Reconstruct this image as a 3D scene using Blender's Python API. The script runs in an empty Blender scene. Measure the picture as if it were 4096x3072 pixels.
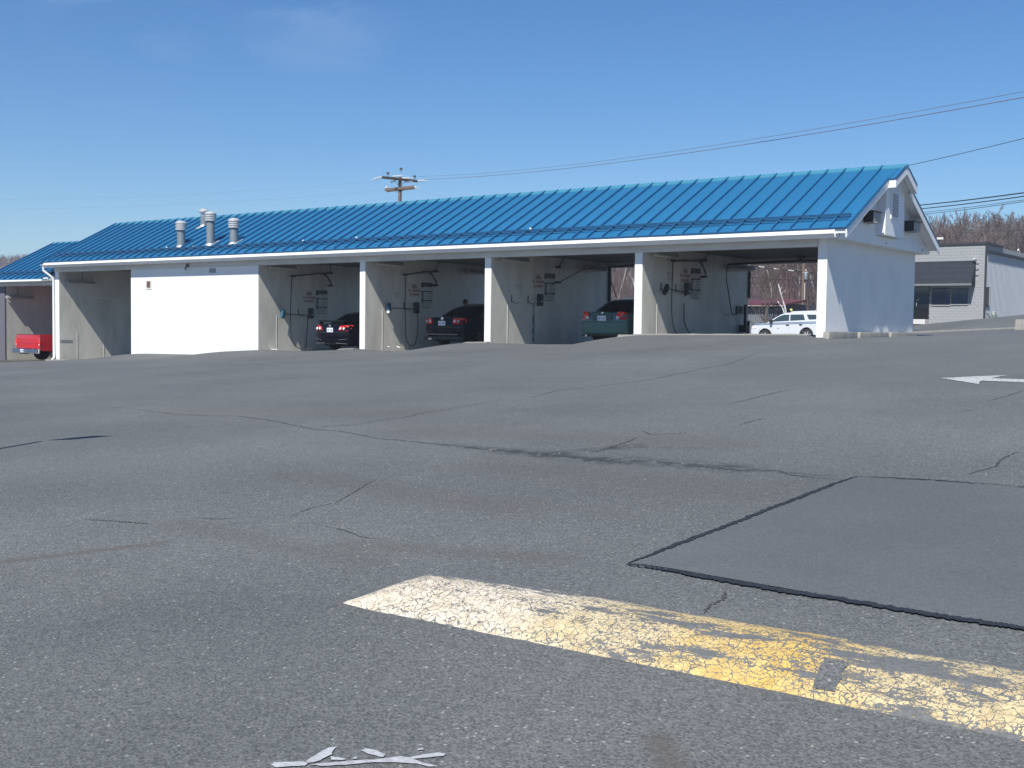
import bpy, bmesh, math, random
from mathutils import Vector, Matrix, noise
random.seed(7)
C = bpy.context.scene
COL = C.collection
PI = math.pi
rad = math.radians

# ------------------------------------------------------------------ camera
cam_d = bpy.data.cameras.new('camera'); cam = bpy.data.objects.new('camera', cam_d); COL.objects.link(cam)
az, pitch, roll = 0.924, 0.0487, -0.0126
F = Vector((-math.cos(az), math.sin(az), 0)); R_ = Vector((math.sin(az), math.cos(az), 0)); U = Vector((0, 0, 1))
fw = F*math.cos(pitch) - U*math.sin(pitch); up = F*math.sin(pitch) + U*math.cos(pitch)
ix = R_*math.cos(roll) - up*math.sin(roll); iy = R_*math.sin(roll) + up*math.cos(roll)
M = Matrix((ix, iy, -fw)).transposed().to_4x4(); M.translation = Vector((11.62, -28.82, 1.6))
cam.matrix_world = M
cam_d.sensor_width = 36; cam_d.lens = 36*4630.06/4096
cam_d.clip_start = .1; cam_d.clip_end = 6000
C.camera = cam

# ------------------------------------------------------------------ light
SUN_DIR = Vector((-0.26, 1.0, -1.30)).normalized()          # direction in which the light travels
to_sun = -SUN_DIR
elev = math.asin(to_sun.z)
world = bpy.data.worlds.new('World'); C.world = world; world.use_nodes = True
nt = world.node_tree; nt.nodes.clear()
def N(t, typ, **k):
    n = t.nodes.new(typ)
    for a, b in k.items():
        if a in n.inputs: n.inputs[a].default_value = b
        else: setattr(n, a, b)
    return n
out = N(nt, 'ShaderNodeOutputWorld'); bg = N(nt, 'ShaderNodeBackground'); bg.inputs['Strength'].default_value = 0.098
sky = N(nt, 'ShaderNodeTexSky'); sky.sky_type = 'NISHITA'; sky.sun_disc = False
sky.sun_elevation = elev; sky.sun_rotation = math.atan2(to_sun.x, to_sun.y)
sky.altitude = 300; sky.air_density = 1.0; sky.dust_density = 0.0; sky.ozone_density = 3.0
# thin cirrus
tc = N(nt, 'ShaderNodeTexCoord'); mp = N(nt, 'ShaderNodeMapping'); mp.inputs['Scale'].default_value = (1.3, 1.3, 7.0)
mp.inputs['Rotation'].default_value = (0.10, 0.16, 0.3)
nz = N(nt, 'ShaderNodeTexNoise'); nz.inputs['Scale'].default_value = 2.1; nz.inputs['Detail'].default_value = 9; nz.inputs['Roughness'].default_value = .62; nz.inputs['Distortion'].default_value = .9
cr = N(nt, 'ShaderNodeValToRGB'); cr.color_ramp.elements[0].position = .42; cr.color_ramp.elements[1].position = .80
cr.color_ramp.elements[1].color = (.55, .55, .55, 1)
mx = N(nt, 'ShaderNodeMixRGB'); mx.blend_type = 'MIX'; mx.inputs[2].default_value = (6.0, 7.0, 8.5, 1)
hs = N(nt, 'ShaderNodeHueSaturation'); hs.inputs['Saturation'].default_value = 1.25
L = nt.links.new
L(tc.outputs['Generated'], mp.inputs['Vector']); L(mp.outputs[0], nz.inputs['Vector']); L(nz.outputs['Fac'], cr.inputs[0])
tint = N(nt, 'ShaderNodeMixRGB'); tint.blend_type = 'MULTIPLY'; tint.inputs[0].default_value = 1; tint.inputs[2].default_value = (.61, .74, .86, 1)
def wisp(d0, lo, hi, amt):
    dp = N(nt, 'ShaderNodeVectorMath', operation='DOT_PRODUCT'); nv = N(nt, 'ShaderNodeVectorMath', operation='NORMALIZE'); L(tc.outputs['Generated'], nv.inputs[0])
    L(nv.outputs[0], dp.inputs[0]); dp.inputs[1].default_value = d0
    mr = N(nt, 'ShaderNodeMapRange'); mr.interpolation_type = 'SMOOTHSTEP'; mr.inputs['From Min'].default_value = lo; mr.inputs['From Max'].default_value = hi; mr.inputs['To Max'].default_value = amt; L(dp.outputs['Value'], mr.inputs['Value']); return mr
wa = wisp(Vector((-.7038, .6591, .2649)).normalized(), .9965, .9999, .45); wb = wisp(Vector((-.8, .55, .25)).normalized(), .9965, .9999, .35)
ws = N(nt, 'ShaderNodeMath', operation='ADD'); L(wa.outputs[0], ws.inputs[0]); L(wb.outputs[0], ws.inputs[1])
wm = N(nt, 'ShaderNodeMath', operation='MULTIPLY'); L(ws.outputs[0], wm.inputs[0]); L(cr.outputs[0], wm.inputs[1])
L(sky.outputs[0], hs.inputs['Color']); L(hs.outputs[0], tint.inputs[1]); L(tint.outputs[0], mx.inputs[1]); L(wm.outputs[0], mx.inputs[0]); L(mx.outputs[0], bg.inputs['Color']); L(bg.outputs[0], out.inputs['Surface'])
sl = bpy.data.lights.new('sun', 'SUN'); sl.energy = 5.0; sl.angle = rad(.53); sl.color = (1, .965, .9)
so = bpy.data.objects.new('sun', sl); COL.objects.link(so); so.location = (0, -60, 60)
so.rotation_euler = SUN_DIR.to_track_quat('-Z', 'Y').to_euler()
C.view_settings.view_transform = 'Standard'; C.view_settings.look = 'None'; C.view_settings.gamma = 1
C.view_settings.exposure = 0.45; C.view_settings.use_curve_mapping = False
C.render.engine = 'CYCLES'

# ------------------------------------------------------------------ materials
MATS = {}
def mat(name, col, rough=.6, metal=0, spec=.5, noise_amt=0, noise_scale=8, col2=None, bump=0, bump_scale=60, coat=0, emit=None, detail=6, stretch=None, streak=None):
    if name in MATS: return MATS[name]
    m = bpy.data.materials.new(name); m.use_nodes = True; t = m.node_tree; b = t.nodes['Principled BSDF']
    b.inputs['Base Color'].default_value = (*col, 1); b.inputs['Roughness'].default_value = rough; b.inputs['Metallic'].default_value = metal
    b.inputs['Specular IOR Level'].default_value = spec
    if coat: b.inputs['Coat Weight'].default_value = coat; b.inputs['Coat Roughness'].default_value = .04
    tcn = N(t, 'ShaderNodeTexCoord'); src = tcn.outputs['Object']
    if stretch:
        mp = N(t, 'ShaderNodeMapping'); mp.inputs['Scale'].default_value = stretch; t.links.new(src, mp.inputs['Vector']); src = mp.outputs[0]
    if col2 or noise_amt:
        nz = N(t, 'ShaderNodeTexNoise'); nz.inputs['Scale'].default_value = noise_scale; nz.inputs['Detail'].default_value = detail; nz.inputs['Roughness'].default_value = .65
        t.links.new(src, nz.inputs['Vector'])
        rp = N(t, 'ShaderNodeValToRGB'); rp.color_ramp.elements[0].position = .32; rp.color_ramp.elements[1].position = .72
        c2 = col2 if col2 else tuple(max(0, c*(1-noise_amt)) for c in col)
        rp.color_ramp.elements[0].color = (*c2, 1); rp.color_ramp.elements[1].color = (*col, 1)
        t.links.new(nz.outputs['Fac'], rp.inputs[0]); t.links.new(rp.outputs[0], b.inputs['Base Color'])
    if bump:
        n2 = N(t, 'ShaderNodeTexNoise'); n2.inputs['Scale'].default_value = bump_scale; n2.inputs['Detail'].default_value = 4
        bp = N(t, 'ShaderNodeBump'); bp.inputs['Strength'].default_value = bump; bp.inputs['Distance'].default_value = .01
        t.links.new(src, n2.inputs['Vector']); t.links.new(n2.outputs['Fac'], bp.inputs['Height']); t.links.new(bp.outputs[0], b.inputs['Normal'])
    if emit: b.inputs['Emission Color'].default_value = (*emit, 1); b.inputs['Emission Strength'].default_value = 1
    MATS[name] = m; return m

def asphalt_mat(name, base, dark, light, stain=(.10, .080, .062), stain_amt=.6, fine=1.0, contrast=1.0, chips=.8, stains=(), broken=()):
    m = bpy.data.materials.new(name); m.use_nodes = True; t = m.node_tree; b = t.nodes['Principled BSDF']; lk = t.links.new
    b.inputs['Roughness'].default_value = .78; b.inputs['Specular IOR Level'].default_value = .35
    tc = N(t, 'ShaderNodeTexCoord'); P = tc.outputs['Object']
    v1 = N(t, 'ShaderNodeTexVoronoi'); v1.inputs['Scale'].default_value = 105*fine; lk(P, v1.inputs['Vector'])
    n1 = N(t, 'ShaderNodeTexNoise'); n1.inputs['Scale'].default_value = 100*fine; n1.inputs['Detail'].default_value = 6; n1.inputs['Roughness'].default_value = .7; lk(P, n1.inputs['Vector'])
    rp = N(t, 'ShaderNodeValToRGB'); e = rp.color_ramp.elements; e[0].position = .25; e[0].color = (*dark, 1); e[1].position = .80; e[1].color = (*light, 1)
    e2 = rp.color_ramp.elements.new(.5); e2.color = (*base, 1)
    sp = N(t, 'ShaderNodeSeparateColor'); lk(v1.outputs['Color'], sp.inputs[0])
    mixn = N(t, 'ShaderNodeMath', operation='MULTIPLY_ADD'); lk(sp.outputs[0], mixn.inputs[0]); mixn.inputs[1].default_value = .42*contrast; lk(n1.outputs['Fac'], mixn.inputs[2])
    sub = N(t, 'ShaderNodeMath', operation='SUBTRACT'); lk(mixn.outputs[0], sub.inputs[0]); sub.inputs[1].default_value = .21*contrast; lk(sub.outputs[0], rp.inputs[0])
    # rare bright chips
    v2 = N(t, 'ShaderNodeTexVoronoi'); v2.inputs['Scale'].default_value = 46*fine; lk(P, v2.inputs['Vector'])
    s2 = N(t, 'ShaderNodeSeparateColor'); lk(v2.outputs['Color'], s2.inputs[0])
    g2 = N(t, 'ShaderNodeMath', operation='GREATER_THAN'); lk(s2.outputs[1], g2.inputs[0]); g2.inputs[1].default_value = .95
    l2 = N(t, 'ShaderNodeMath', operation='LESS_THAN'); lk(v2.outputs['Distance'], l2.inputs[0]); l2.inputs[1].default_value = .32
    m2 = N(t, 'ShaderNodeMath', operation='MULTIPLY'); lk(g2.outputs[0], m2.inputs[0]); lk(l2.outputs[0], m2.inputs[1])
    mxc = N(t, 'ShaderNodeMixRGB'); lk(rp.outputs[0], mxc.inputs[1]); mxc.inputs[2].default_value = tuple(c*1.7 for c in light)+(1,)
    m3 = N(t, 'ShaderNodeMath', operation='MULTIPLY'); lk(m2.outputs[0], m3.inputs[0]); m3.inputs[1].default_value = chips; lk(m3.outputs[0], mxc.inputs[0])
    # large soft wear
    n3 = N(t, 'ShaderNodeTexNoise'); n3.inputs['Scale'].default_value = .35; n3.inputs['Detail'].default_value = 7; n3.inputs['Roughness'].default_value = .6; lk(P, n3.inputs['Vector'])
    r3 = N(t, 'ShaderNodeValToRGB'); r3.color_ramp.elements[0].position = .3; r3.color_ramp.elements[0].color = (.80, .80, .81, 1); r3.color_ramp.elements[1].position = .7; r3.color_ramp.elements[1].color = (1.12, 1.11, 1.10, 1)
    lk(n3.outputs['Fac'], r3.inputs[0])
    mm = N(t, 'ShaderNodeMixRGB'); mm.blend_type = 'MULTIPLY'; mm.inputs[0].default_value = 1; lk(mxc.outputs[0], mm.inputs[1]); lk(r3.outputs[0], mm.inputs[2])
    # brown dirt bands stretched along x
    mp = N(t, 'ShaderNodeMapping'); mp.inputs['Scale'].default_value = (.22, .75, 1); mp.inputs['Rotation'].default_value = (0, 0, .25); lk(P, mp.inputs['Vector'])
    n4 = N(t, 'ShaderNodeTexNoise'); n4.inputs['Scale'].default_value = .9; n4.inputs['Detail'].default_value = 8; n4.inputs['Roughness'].default_value = .68; lk(mp.outputs[0], n4.inputs['Vector'])
    r4 = N(t, 'ShaderNodeValToRGB'); r4.color_ramp.elements[0].position = .53; r4.color_ramp.elements[1].position = .74; lk(n4.outputs['Fac'], r4.inputs[0])
    m4 = N(t, 'ShaderNodeMath', operation='MULTIPLY'); lk(r4.outputs[0], m4.inputs[0]); m4.inputs[1].default_value = stain_amt
    m5 = N(t, 'ShaderNodeMath', operation='MULTIPLY'); lk(m4.outputs[0], m5.inputs[0]); lk(n1.outputs['Fac'], m5.inputs[1])
    mc = N(t, 'ShaderNodeMixRGB'); lk(m5.outputs[0], mc.inputs[0]); lk(mm.outputs[0], mc.inputs[1]); mc.inputs[2].default_value = (*stain, 1)
    cur = mc.outputs[0]
    for (ax, ay), (bx, by), wd, amt in stains:                       # oil and dirt marks that stay where they are
        Lg = math.hypot(bx-ax, by-ay); dx, dy = (bx-ax)/Lg, (by-ay)/Lg
        sb = N(t, 'ShaderNodeVectorMath', operation='SUBTRACT'); lk(P, sb.inputs[0]); sb.inputs[1].default_value = (ax, ay, 0)
        d1 = N(t, 'ShaderNodeVectorMath', operation='DOT_PRODUCT'); lk(sb.outputs[0], d1.inputs[0]); d1.inputs[1].default_value = (dx, dy, 0)
        cl = N(t, 'ShaderNodeClamp'); lk(d1.outputs['Value'], cl.inputs['Value']); cl.inputs['Max'].default_value = Lg
        s1 = N(t, 'ShaderNodeVectorMath', operation='SCALE'); s1.inputs[0].default_value = (dx, dy, 0); lk(cl.outputs[0], s1.inputs['Scale'])
        s3 = N(t, 'ShaderNodeVectorMath', operation='SUBTRACT'); lk(sb.outputs[0], s3.inputs[0]); lk(s1.outputs[0], s3.inputs[1])
        s4 = N(t, 'ShaderNodeVectorMath', operation='MULTIPLY'); lk(s3.outputs[0], s4.inputs[0]); s4.inputs[1].default_value = (1, 1, 0)
        ln = N(t, 'ShaderNodeVectorMath', operation='LENGTH'); lk(s4.outputs[0], ln.inputs[0])
        jt = N(t, 'ShaderNodeMath', operation='MULTIPLY_ADD'); lk(n4.outputs['Fac'], jt.inputs[0]); jt.inputs[1].default_value = -wd*1.2; lk(ln.outputs['Value'], jt.inputs[2])
        mr = N(t, 'ShaderNodeMapRange'); mr.interpolation_type = 'SMOOTHSTEP'; mr.inputs['From Min'].default_value = wd*.9; mr.inputs['From Max'].default_value = -wd*.4; mr.inputs['To Max'].default_value = amt; lk(jt.outputs[0], mr.inputs['Value'])
        mq = N(t, 'ShaderNodeMixRGB'); lk(mr.outputs[0], mq.inputs[0]); lk(cur, mq.inputs[1]); mq.inputs[2].default_value = (.082, .070, .056, 1); cur = mq.outputs[0]
    nb = N(t, 'ShaderNodeTexNoise'); nb.inputs['Scale'].default_value = 9; nb.inputs['Detail'].default_value = 10; nb.inputs['Roughness'].default_value = .8; lk(P, nb.inputs['Vector'])
    nbr = N(t, 'ShaderNodeMapRange'); nbr.inputs['From Min'].default_value = .43; nbr.inputs['From Max'].default_value = .55; lk(nb.outputs['Fac'], nbr.inputs['Value'])
    for (ax, ay), (bx, by), wd, amt in broken:                       # lost fines: dark broken-up strips
        Lg = math.hypot(bx-ax, by-ay); dx, dy = (bx-ax)/Lg, (by-ay)/Lg
        sb = N(t, 'ShaderNodeVectorMath', operation='SUBTRACT'); lk(P, sb.inputs[0]); sb.inputs[1].default_value = (ax, ay, 0)
        d1 = N(t, 'ShaderNodeVectorMath', operation='DOT_PRODUCT'); lk(sb.outputs[0], d1.inputs[0]); d1.inputs[1].default_value = (dx, dy, 0)
        cl = N(t, 'ShaderNodeClamp'); lk(d1.outputs['Value'], cl.inputs['Value']); cl.inputs['Max'].default_value = Lg
        s1 = N(t, 'ShaderNodeVectorMath', operation='SCALE'); s1.inputs[0].default_value = (dx, dy, 0); lk(cl.outputs[0], s1.inputs['Scale'])
        s3 = N(t, 'ShaderNodeVectorMath', operation='SUBTRACT'); lk(sb.outputs[0], s3.inputs[0]); lk(s1.outputs[0], s3.inputs[1])
        s4 = N(t, 'ShaderNodeVectorMath', operation='MULTIPLY'); lk(s3.outputs[0], s4.inputs[0]); s4.inputs[1].default_value = (1, 1, 0)
        ln = N(t, 'ShaderNodeVectorMath', operation='LENGTH'); lk(s4.outputs[0], ln.inputs[0])
        mr = N(t, 'ShaderNodeMapRange'); mr.interpolation_type = 'SMOOTHSTEP'; mr.inputs['From Min'].default_value = wd*1.6; mr.inputs['From Max'].default_value = 0; mr.inputs['To Max'].default_value = amt; lk(ln.outputs['Value'], mr.inputs['Value'])
        ml = N(t, 'ShaderNodeMath', operation='MULTIPLY'); lk(mr.outputs[0], ml.inputs[0]); lk(nbr.outputs[0], ml.inputs[1])
        mq = N(t, 'ShaderNodeMixRGB'); lk(ml.outputs[0], mq.inputs[0]); lk(cur, mq.inputs[1]); mq.inputs[2].default_value = (.035, .038, .038, 1); cur = mq.outputs[0]
    lk(cur, b.inputs['Base Color'])
    bp = N(t, 'ShaderNodeBump'); bp.inputs['Strength'].default_value = .5; bp.inputs['Distance'].default_value = .004
    v3 = N(t, 'ShaderNodeTexVoronoi'); v3.inputs['Scale'].default_value = 100*fine; lk(P, v3.inputs['Vector']); 
    ad = N(t, 'ShaderNodeMath', operation='ADD'); lk(v3.outputs['Distance'], ad.inputs[0]); lk(n1.outputs['Fac'], ad.inputs[1])
    lk(ad.outputs[0], bp.inputs['Height']); lk(bp.outputs[0], b.inputs['Normal'])
    MATS[name] = m; return m

def worn_paint_mat(name, cols, under, scale=9, crack_w=.05, wear=.5, edge=False):
    """old thick paint: crackle lines and worn-through patches, yellow to cream along its length"""
    m = bpy.data.materials.new(name); m.use_nodes = True; t = m.node_tree; b = t.nodes['Principled BSDF']; lk = t.links.new
    b.inputs['Roughness'].default_value = .7; b.inputs['Specular IOR Level'].default_value = .3
    tc = N(t, 'ShaderNodeTexCoord'); P = tc.outputs['Object']
    nd = N(t, 'ShaderNodeTexNoise'); nd.inputs['Scale'].default_value = 6; nd.inputs['Detail'].default_value = 5; lk(P, nd.inputs['Vector'])
    va = N(t, 'ShaderNodeVectorMath', operation='MULTIPLY_ADD'); lk(nd.outputs['Color'], va.inputs[0]); va.inputs[1].default_value = (.14, .14, .14); lk(P, va.inputs[2])
    vo = N(t, 'ShaderNodeTexVoronoi'); vo.feature = 'DISTANCE_TO_EDGE'; vo.inputs['Scale'].default_value = scale; lk(va.outputs[0], vo.inputs['Vector'])
    vo2 = N(t, 'ShaderNodeTexVoronoi'); vo2.feature = 'DISTANCE_TO_EDGE'; vo2.inputs['Scale'].default_value = scale*2.3; lk(va.outputs[0], vo2.inputs['Vector'])
    nw = N(t, 'ShaderNodeTexNoise'); nw.inputs['Scale'].default_value = 2.2; nw.inputs['Detail'].default_value = 12; nw.inputs['Roughness'].default_value = .78
    nwm = N(t, 'ShaderNodeMapping'); nwm.inputs['Scale'].default_value = (.6, 2.2, 1); lk(P, nwm.inputs['Vector']); lk(nwm.outputs[0], nw.inputs['Vector'])
    NW = nw.outputs['Fac']
    if edge:                                                          # tyres have scrubbed the far edge and the middle stretch
        sy = N(t, 'ShaderNodeSeparateXYZ'); lk(P, sy.inputs[0])
        e1_ = N(t, 'ShaderNodeMapRange'); e1_.inputs['From Min'].default_value = -24.42; e1_.inputs['From Max'].default_value = -24.16; e1_.inputs['To Max'].default_value = .11; lk(sy.outputs[1], e1_.inputs['Value'])
        e2_ = N(t, 'ShaderNodeMapRange'); e2_.interpolation_type = 'SMOOTHSTEP'; e2_.inputs['From Min'].default_value = 8.6; e2_.inputs['From Max'].default_value = 9.4; e2_.inputs['To Max'].default_value = .045; lk(sy.outputs[0], e2_.inputs['Value'])
        q1 = N(t, 'ShaderNodeMath', operation='ADD'); lk(NW, q1.inputs[0]); lk(e1_.outputs[0], q1.inputs[1])
        q2 = N(t, 'ShaderNodeMath', operation='ADD'); lk(q1.outputs[0], q2.inputs[0]); lk(e2_.outputs[0], q2.inputs[1]); NW = q2.outputs[0]
    # crack width modulated by wear noise
    cw = N(t, 'ShaderNodeMapRange'); cw.inputs['From Min'].default_value = .35; cw.inputs['From Max'].default_value = .7; cw.inputs['To Min'].default_value = .012; cw.inputs['To Max'].default_value = crack_w*1.7; lk(NW, cw.inputs['Value'])
    c1 = N(t, 'ShaderNodeMath', operation='LESS_THAN'); lk(vo.outputs['Distance'], c1.inputs[0]); lk(cw.outputs[0], c1.inputs[1])
    cw2 = N(t, 'ShaderNodeMath', operation='MULTIPLY'); lk(cw.outputs[0], cw2.inputs[0]); cw2.inputs[1].default_value = .75
    c2 = N(t, 'ShaderNodeMath', operation='LESS_THAN'); lk(vo2.outputs['Distance'], c2.inputs[0]); lk(cw2.outputs[0], c2.inputs[1])
    w1 = N(t, 'ShaderNodeMath', operation='GREATER_THAN'); lk(NW, w1.inputs[0]); w1.inputs[1].default_value = 1-wear*.72 
    nf = N(t, 'ShaderNodeTexNoise'); nf.inputs['Scale'].default_value = 55; nf.inputs['Detail'].default_value = 6; lk(P, nf.inputs['Vector'])
    nn = N(t, 'ShaderNodeMath', operation='MULTIPLY'); lk(nf.outputs['Fac'], nn.inputs[0]); lk(NW, nn.inputs[1])
    w2 = N(t, 'ShaderNodeMath', operation='GREATER_THAN'); lk(nn.outputs[0], w2.inputs[0]); w2.inputs[1].default_value = .318
    a1 = N(t, 'ShaderNodeMath', operation='MAXIMUM'); lk(c1.outputs[0], a1.inputs[0]); lk(c2.outputs[0], a1.inputs[1])
    a2 = N(t, 'ShaderNodeMath', operation='MAXIMUM'); lk(a1.outputs[0], a2.inputs[0]); lk(w1.outputs[0], a2.inputs[1])
    a3 = N(t, 'ShaderNodeMath', operation='MAXIMUM'); lk(a2.outputs[0], a3.inputs[0]); lk(w2.outputs[0], a3.inputs[1])
    sx = N(t, 'ShaderNodeSeparateXYZ'); lk(P, sx.inputs[0])
    jn = N(t, 'ShaderNodeTexNoise'); jn.inputs['Scale'].default_value = 2.2; jn.inputs['Detail'].default_value = 4; lk(P, jn.inputs['Vector'])
    ax = N(t, 'ShaderNodeMath', operation='MULTIPLY_ADD'); lk(jn.outputs['Fac'], ax.inputs[0]); ax.inputs[1].default_value = 1.4; lk(sx.outputs[0], ax.inputs[2])
    mr = N(t, 'ShaderNodeMapRange'); mr.inputs['From Min'].default_value = 7.6+.7; mr.inputs['From Max'].default_value = 11.0+.7; lk(ax.outputs[0], mr.inputs['Value'])
    rp = N(t, 'ShaderNodeValToRGB'); e = rp.color_ramp.elements
    e[0].position = 0; e[0].color = (*cols[0], 1); e[1].position = 1; e[1].color = (*cols[3], 1)
    for p, c in ((.26, cols[0]), (.40, cols[1]), (.62, cols[2]), (.80, cols[3])):
        q = e.new(p); q.color = (*c, 1)
    lk(mr.outputs[0], rp.inputs[0])
    ng = N(t, 'ShaderNodeTexNoise'); ng.inputs['Scale'].default_value = 16; ng.inputs['Detail'].default_value = 8; lk(P, ng.inputs['Vector'])
    gr = N(t, 'ShaderNodeValToRGB'); gr.color_ramp.elements[0].position = .3; gr.color_ramp.elements[0].color = (.72, .68, .62, 1); gr.color_ramp.elements[1].position = .62; gr.color_ramp.elements[1].color = (1, 1, 1, 1); lk(ng.outputs['Fac'], gr.inputs[0])
    mg = N(t, 'ShaderNodeMixRGB'); mg.blend_type = 'MULTIPLY'; mg.inputs[0].default_value = 1; lk(rp.outputs[0], mg.inputs[1]); lk(gr.outputs[0], mg.inputs[2])
    ur = N(t, 'ShaderNodeValToRGB'); ur.color_ramp.elements[0].color = tuple(c*.5 for c in under)+(1,); ur.color_ramp.elements[1].color = tuple(c*1.5 for c in under)+(1,); lk(nf.outputs['Fac'], ur.inputs[0])
    mx = N(t, 'ShaderNodeMixRGB'); lk(a3.outputs[0], mx.inputs[0]); lk(mg.outputs[0], mx.inputs[1]); lk(ur.outputs[0], mx.inputs[2])
    lk(mx.outputs[0], b.inputs['Base Color'])
    bp = N(t, 'ShaderNodeBump'); bp.inputs['Strength'].default_value = .6; bp.inputs['Distance'].default_value = .005; bp.invert = True
    lk(a3.outputs[0], bp.inputs['Height']); lk(bp.outputs[0], b.inputs['Normal'])
    MATS[name] = m; return m

ASPH = asphalt_mat('asphalt', (.108, .115, .115), (.061, .066, .067), (.168, .174, .172), stain_amt=.4, stains=[((4.9, -25.75), (5.62, -24.46), .06, .55), ((9.86, -25.62), (9.72, -25.45), .07, .55), ((5.22, -24.04), (7.1, -24.15), .16, .28), ((4.4, -22.3), (6.9, -22.6), .22, .26), ((5.6, -21.2), (8.0, -21.3), .35, .22), ((-1, -19.0), (2.2, -18.4), .6, .2), ((3.4, -19.6), (6.8, -19.4), .5, .2), ((6.7, -23.9), (8.0, -23.6), .12, .35)], broken=[((5.35, -20.52), (6.5, -20.66), .17, 1), ((6.4, -20.55), (7.6, -20.55), .19, 1), ((5.75, -20.55), (6.2, -19.85), .14, .9), ((4.5, -20.40), (5.4, -20.52), .11, .9), ((7.6, -20.56), (8.4, -20.6), .04, .6), ((6.2, -19.9), (6.9, -19.7), .05, .5)])
PATCH = asphalt_mat('patch_asphalt', (.100, .108, .114), (.078, .085, .09), (.135, .143, .148), stain_amt=.25, fine=1.1, contrast=.7, chips=.3)
WHITE = mat('white_paint', (.80, .81, .80), .55, noise_amt=.11, noise_scale=1.3, bump=.08, bump_scale=25)
TRIM = mat('white_trim', (.80, .81, .81), .4, noise_amt=.05, noise_scale=3)
HEADER = mat('header_paint', (.66, .67, .66), .6, noise_amt=.28, noise_scale=1.2, stretch=(1, 1, 5))
BAYW = mat('bay_wall_panel', (.76, .735, .655), .36, noise_amt=.34, noise_scale=1.0, detail=9, bump=.05, bump_scale=6, stretch=(1, 1.2, .4))
BAYT = mat('bay_wall_upper', (.68, .66, .60), .6, noise_amt=.2, noise_scale=1.4)
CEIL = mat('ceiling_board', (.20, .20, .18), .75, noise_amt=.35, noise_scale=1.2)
CONC = mat('concrete', (.36, .345, .31), .85, noise_amt=.35, noise_scale=4, bump=.3, bump_scale=40)
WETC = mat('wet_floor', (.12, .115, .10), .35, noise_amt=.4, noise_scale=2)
BLUE = mat('blue_metal_roof', (.017, .137, .290), .42, metal=0, spec=.5, noise_amt=.16, noise_scale=.8, stretch=(2.5, .5, .5), bump=.35, bump_scale=2.5)
BLUED = mat('blue_metal_trim', (.012, .065, .15), .4)
RIDGE = mat('blue_ridge_cap', (.05, .20, .29), .3)
GALV = mat('galvanised_steel', (.26, .30, .33), .5, metal=.35, noise_amt=.2, noise_scale=6)
ALU = mat('bright_aluminium', (.60, .61, .60), .38, metal=.45)
BLACK = mat('black_plastic', (.02, .021, .022), .5)
RUBBER = mat('tyre_rubber', (.022, .022, .023), .85, noise_amt=.3)
HOSE = mat('black_hose', (.015, .016, .018), .5)
PIPE = mat('weathered_steel', (.13, .12, .105), .6, noise_amt=.4, noise_scale=12)
STEEL = mat('stainless_box', (.07, .072, .076), .35, metal=.5)
GREYP = mat('grey_paint', (.32, .32, .31), .6)
CHROME = mat('chrome', (.75, .76, .78), .14, metal=1)
SGLASS = mat('suv_glass', (.035, .055, .06), .05, spec=.8)
GLASS = mat('dark_glass', (.012, .014, .016), .05, spec=.8)
REDL = mat('red_lens', (.85, .02, .025), .12, coat=.6)
CLEARL = mat('clear_lens', (.75, .70, .68), .15, coat=.5)
PLATE = mat('licence_plate', (.72, .76, .80), .4)
PLATEB = mat('plate_letters', (.06, .09, .28), .5)
NAVY = mat('navy_car_paint', (.003, .004, .010), .2, coat=.12, spec=.15)
NAVY2 = mat('dark_blue_car_paint', (.003, .006, .014), .2, coat=.12, spec=.15)
GREEN = mat('green_car_paint', (.07, .175, .16), .22, coat=.4, spec=.4)
RED = mat('red_truck_paint', (.50, .012, .022), .28, coat=.6, noise_amt=.12, noise_scale=3)
WCAR = mat('white_car_paint', (.58, .60, .62), .25, coat=.8)
UNDER = mat('underbody', (.008, .008, .008), .9)
WOOD = mat('pole_wood', (.21, .15, .115), .85, noise_amt=.5, noise_scale=3, stretch=(6, 6, .6), bump=.3)
WOODD = mat('dark_pole_wood', (.10, .075, .06), .85, noise_amt=.4, noise_scale=3)
PORC = mat('porcelain', (.62, .64, .60), .25)
PORCD = mat('dark_porcelain', (.03, .026, .024), .3)
WIRE = mat('wire_black', (.03, .03, .035), .6)
WIREC = mat('wire_copper', (.16, .12, .13), .6)
BARK = mat('bark', (.15, .12, .11), .9, noise_amt=.4, noise_scale=8)
BARKR = mat('bark_reddish', (.165, .115, .105), .9, noise_amt=.4, noise_scale=8)
BARKP = mat('bark_pale', (.36, .32, .30), .9, noise_amt=.35, noise_scale=8)
BIRCH = mat('birch_bark', (.72, .71, .68), .7, noise_amt=.55, noise_scale=9, stretch=(1, 1, 3))
LEAFL = mat('leaf_litter', (.17, .135, .12), .95, noise_amt=.45, noise_scale=.35, detail=10, bump=.5, bump_scale=1.2)
REDTWIG = mat('red_buds', (.22, .09, .08), .9)
BLOCK = mat('split_face_block', (.33, .34, .345), .85, noise_amt=.16, noise_scale=7, bump=.7, bump_scale=22)
MORTAR = mat('mortar', (.33, .34, .34), .9)
SIDING = mat('grey_steel_siding', (.40, .43, .46), .5, noise_amt=.08, noise_scale=1)
SLATE = mat('dark_awning_metal', (.030, .034, .044), .85, spec=.12, noise_amt=.15, noise_scale=3)
DARKT = mat('dark_trim', (.03, .03, .034), .6)
SHEDW = mat('shed_steel', (.20, .205, .225), .6, noise_amt=.3, noise_scale=3)
REDROOF = mat('red_metal_roof', (.13, .03, .03), .5, noise_amt=.15, noise_scale=2)
PURP = mat('purple_grey_shade', (.13, .125, .15), .7, noise_amt=.1)  # dark tone stands in for shade on the annex front pier
ORANGE = mat('red_print', (.46, .12, .06), .7, noise_amt=.35, noise_scale=14)
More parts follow.
